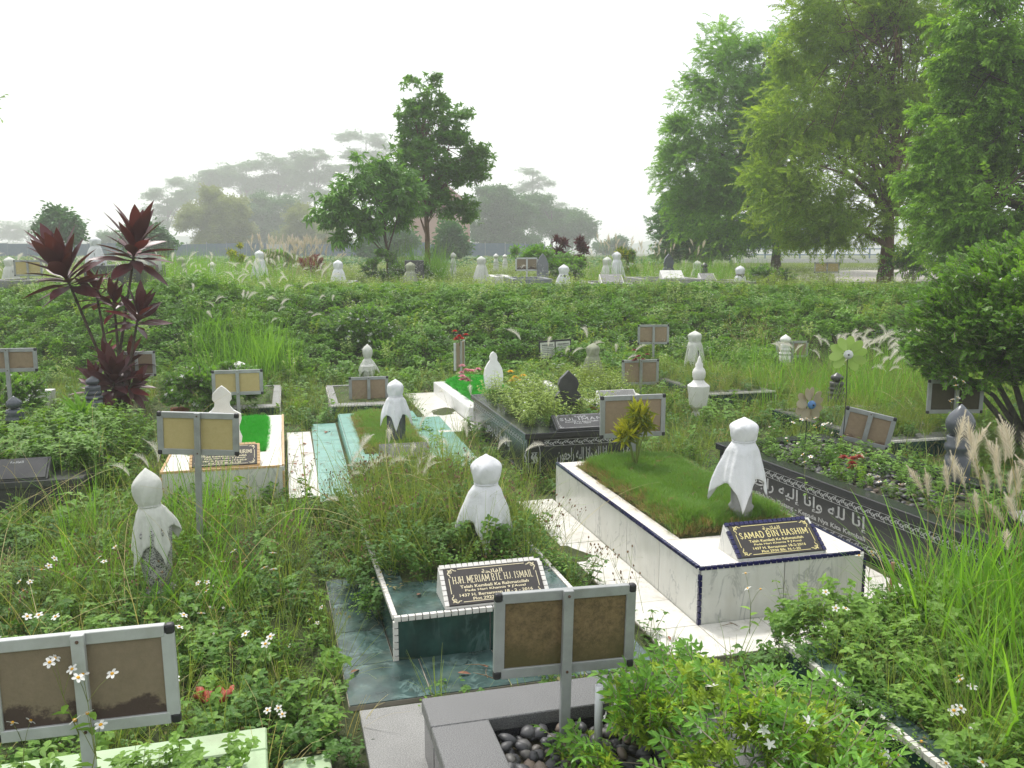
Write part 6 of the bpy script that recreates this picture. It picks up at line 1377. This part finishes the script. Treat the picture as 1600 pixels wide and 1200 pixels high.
plumes('plume_grass', 'dense pale dry plumes left of the leaning white-draped stone', [(-6.4, 27.5, .9, .8, 110), (-8.2, 30, .7, .7, 50), (4.2, 27, 2, 1, 40)], TP2, 85, 1.1, 1.7)
TLS = [tmpl('long_stalk', t_grass(2, 1.15, .006, .03, .9, 1.5, 9), M['grass_dry']), tmpl('long_stalk', t_grass(2, 1.0, .009, .03, .8, 1.5, 9), M['grass'])]
field('long_stalks', 'long arching stalks bending over the left graves', -5.5, -1.3, 4.4, 8.2, 6, TLS, (1, 1), .8, 1.15, seed=41, free=False, cat='grass', tilt=.2)
field('long_stalks', 'long arching stalks bending over the middle graves', -1.3, 4, 5.2, 12, 1.6, TLS, (1, 1), .7, 1.0, seed=42, free=True, cat='grass', tilt=.2)
# flowers in the weeds
r_ = np.random.RandomState(5); n = 900; x = r_.uniform(-11, 13, n); y = r_.uniform(15.5, 22, n); k = np.abs(x) < .62 * y + 1; x, y = x[k], y[k]; n = len(x)
scatter('tiny_white_flowers', np.stack([x, y, tz(x, y) + r_.uniform(.25, .6, n)], 1), np.zeros((n, 3)), r_.uniform(.8, 1.4, n), np.zeros(n, int), TDOT, label='tiny white flowers dotted over the green bank', cat='flowers')
n = 700; x = r_.uniform(-16, 12, n); y = r_.uniform(20, 34, n)
scatter('tiny_white_flowers', np.stack([x, y, tz(x, y) + r_.uniform(.2, .55, n)], 1), np.zeros((n, 3)), r_.uniform(1, 1.7, n), np.zeros(n, int), TDOT, label='tiny white flowers among the terrace herbs', cat='flowers')
field('seed_stalks', 'brown seed stalks among the weeds by the white paths', -3.2, 1.2, 4.9, 8.2, 7, TS, (1, 1), .8, 1.2, seed=31, free=False, cat='grass')
# yellow-centred daisies: each plant is its own thing
DM = []
for i in range(5):
    m = t_daisy(.36, 3, .021); DM.append(m)
def daisy(label, x, y, z, s, v, yaw):
    g = thing('daisy_plant', label, 'flower', (x, y, z), yaw, 'white daisies among the weeds'); g.scale = (s,) * 3
    m = DM[v]
    st = MB(); fl = MB()
    for f_, mi in zip(m.f, m.m): (st if mi in (0, 1) else fl).f.append(f_); (st if mi in (0, 1) else fl).m.append(mi if mi < 2 else mi - 2)
    st.v = m.v; fl.v = m.v
    st.build('stem', [M['weed'], M['stem']], g); fl.build('blossom', [M['petal'], M['yolk']], g)
DA = [(115, 1010, 2.78), (140, 1040, 2.72), (205, 985, 3.0), (20, 1105, 2.7), (118, 1125, 2.65), (550, 1080, 4.2), (455, 1005, 4.6), (430, 880, 5.2), (175, 850, 5.3), (85, 875, 5.0), (45, 905, 4.9), (362, 870, 5.6), (1175, 900, 4.6), (1295, 920, 4.3), (1498, 1060, 3.5), (1530, 1130, 3.3), (1420, 1150, 3.3), (1515, 1192, 3.0), (1360, 870, 4.7), (1495, 600, 7.4), (1480, 620, 7.6), (1255, 650, 7.2), (1280, 645, 7.3), (1335, 700, 6.7), (1360, 740, 6.5), (1265, 715, 6.6), (300, 960, 4.4), (395, 1000, 4.2), (500, 940, 4.9), (250, 1075, 3.6), (330, 905, 5.0), (60, 960, 4.0), (420, 1090, 3.7)]
wh = ['left of the near left sign post', 'just right of the near left sign post', 'above the top bar of the near left sign', 'at the left corner of the near left sign', 'low on the near left sign post', 'at the edge of the green marble path',
      'in the left weeds nearest the green marble path', 'in the left weeds closest to the overgrown grave kerb', 'left of the speckled headstone', 'in the left weeds far from the headstone', 'nearest the left edge in the weeds', 'in the weeds behind the speckled headstone, on its right',
      'before the middle of the white marble grave', 'before the right half of the white marble grave', 'topmost of those in the near right weeds', 'in the near right weeds right of the mosaic rim', 'beside the white mosaic rim at the near right', 'lowest of those in the near right weeds', 'before the right corner of the white marble grave',
      'highest over the onion-domed post', 'on the left above the onion-domed post', 'under the beige pinwheel', 'right of the beige pinwheel stick', 'over the pebbles under the leaning sign', 'over the pebbles nearest the camera', 'over the pebbles at their left end',
      'below the speckled headstone, to its right', 'midway between the speckled headstone and the lime grave', 'in the weeds just left of the white mosaic kerb', 'right beside the end of the near left sign', 'close behind the speckled headstone base', 'above the left half of the near left sign', 'in the weeds behind the lime grave corner']
for i, (px, py, d) in enumerate(DA):
    p = far(px, py, d); h_ = .36; daisy('white daisy with a yellow centre ' + wh[i], p.x, p.y, p.z - .33, rng.uniform(.85, 1.15), i % 5, rng.uniform(0, 360))
# a crumpled red scrap in the weeds
q_ = at(335, 1085, .12); sg = thing('plastic_scrap', 'crumpled red plastic scrap lying in the left foreground weeds', 'litter', (q_.x, q_.y, .1), 10); m = MB(); vs = []
for j in range(8):
    for i in range(12): vs.append((i * .016 - .09, j * .012 - .04, .02 * math.sin(i * 1.3 + j) + .015 * math.cos(j * 1.9 + i * .4) + .02))
m.add(vs, [(j * 12 + i, j * 12 + i + 1, (j + 1) * 12 + i + 1, (j + 1) * 12 + i) for j in range(7) for i in range(11)]); o = m.build('sheet', plain('faded_red_plastic', (.42, .08, .05), .5, .2), sg, smooth=True); o.modifiers.new('t', 'SOLIDIFY').thickness = .002
# fallen leaves and litter
def t_dead():
    m = MB(); m.leaf((0, 0, 0), (1, 0, .1), .09, .035, .3, seg=3); return m
TDL = [tmpl('dead_leaf', t_dead(), plain('dead_leaf', (.22, .09, .05), .8, .4)), tmpl('dead_twig', MB().tube([(0, 0, 0), (.06, .01, .01), (.14, 0, 0)], [.003, .003, .001], 4), M['seed'])]
P = [W2(gM, .12 + .25 * a, .1 + .3 * b_, .285)[:] for a, b_ in ((.2, .5), (.9, .7))] + [W2(gS, rng.uniform(.25, .9), rng.uniform(.8, 2.4), .49)[:] for _ in range(14)] + [W2(gM, rng.uniform(-.25, 1.2), rng.uniform(-.4, -.05), .045)[:] for _ in range(9)] + [W2(gS, rng.uniform(-.3, 1.2), rng.uniform(-.35, -.05), .03)[:] for _ in range(8)] + [W2(gA, rng.uniform(1.1, 1.33), rng.uniform(0, 2.7), .03)[:] for _ in range(30)] + [W2(gE, rng.uniform(-.3, -.05), rng.uniform(-.8, 2.4), .03)[:] for _ in range(24)] + [(-2.2 + rng.uniform(-.05, .05), 3.9 + rng.uniform(-.1, .1), .12) for _ in range(4)]
n = len(P); scatter('fallen_leaves', P, np.stack([r_.uniform(-.2, .2, n), r_.uniform(-.2, .2, n), r_.uniform(0, 6.28, n)], 1), r_.uniform(.4, 1.0, n), r_.randint(0, 2, n), TDL, label='dead leaves and twigs dropped on the graves and paths', cat='litter')
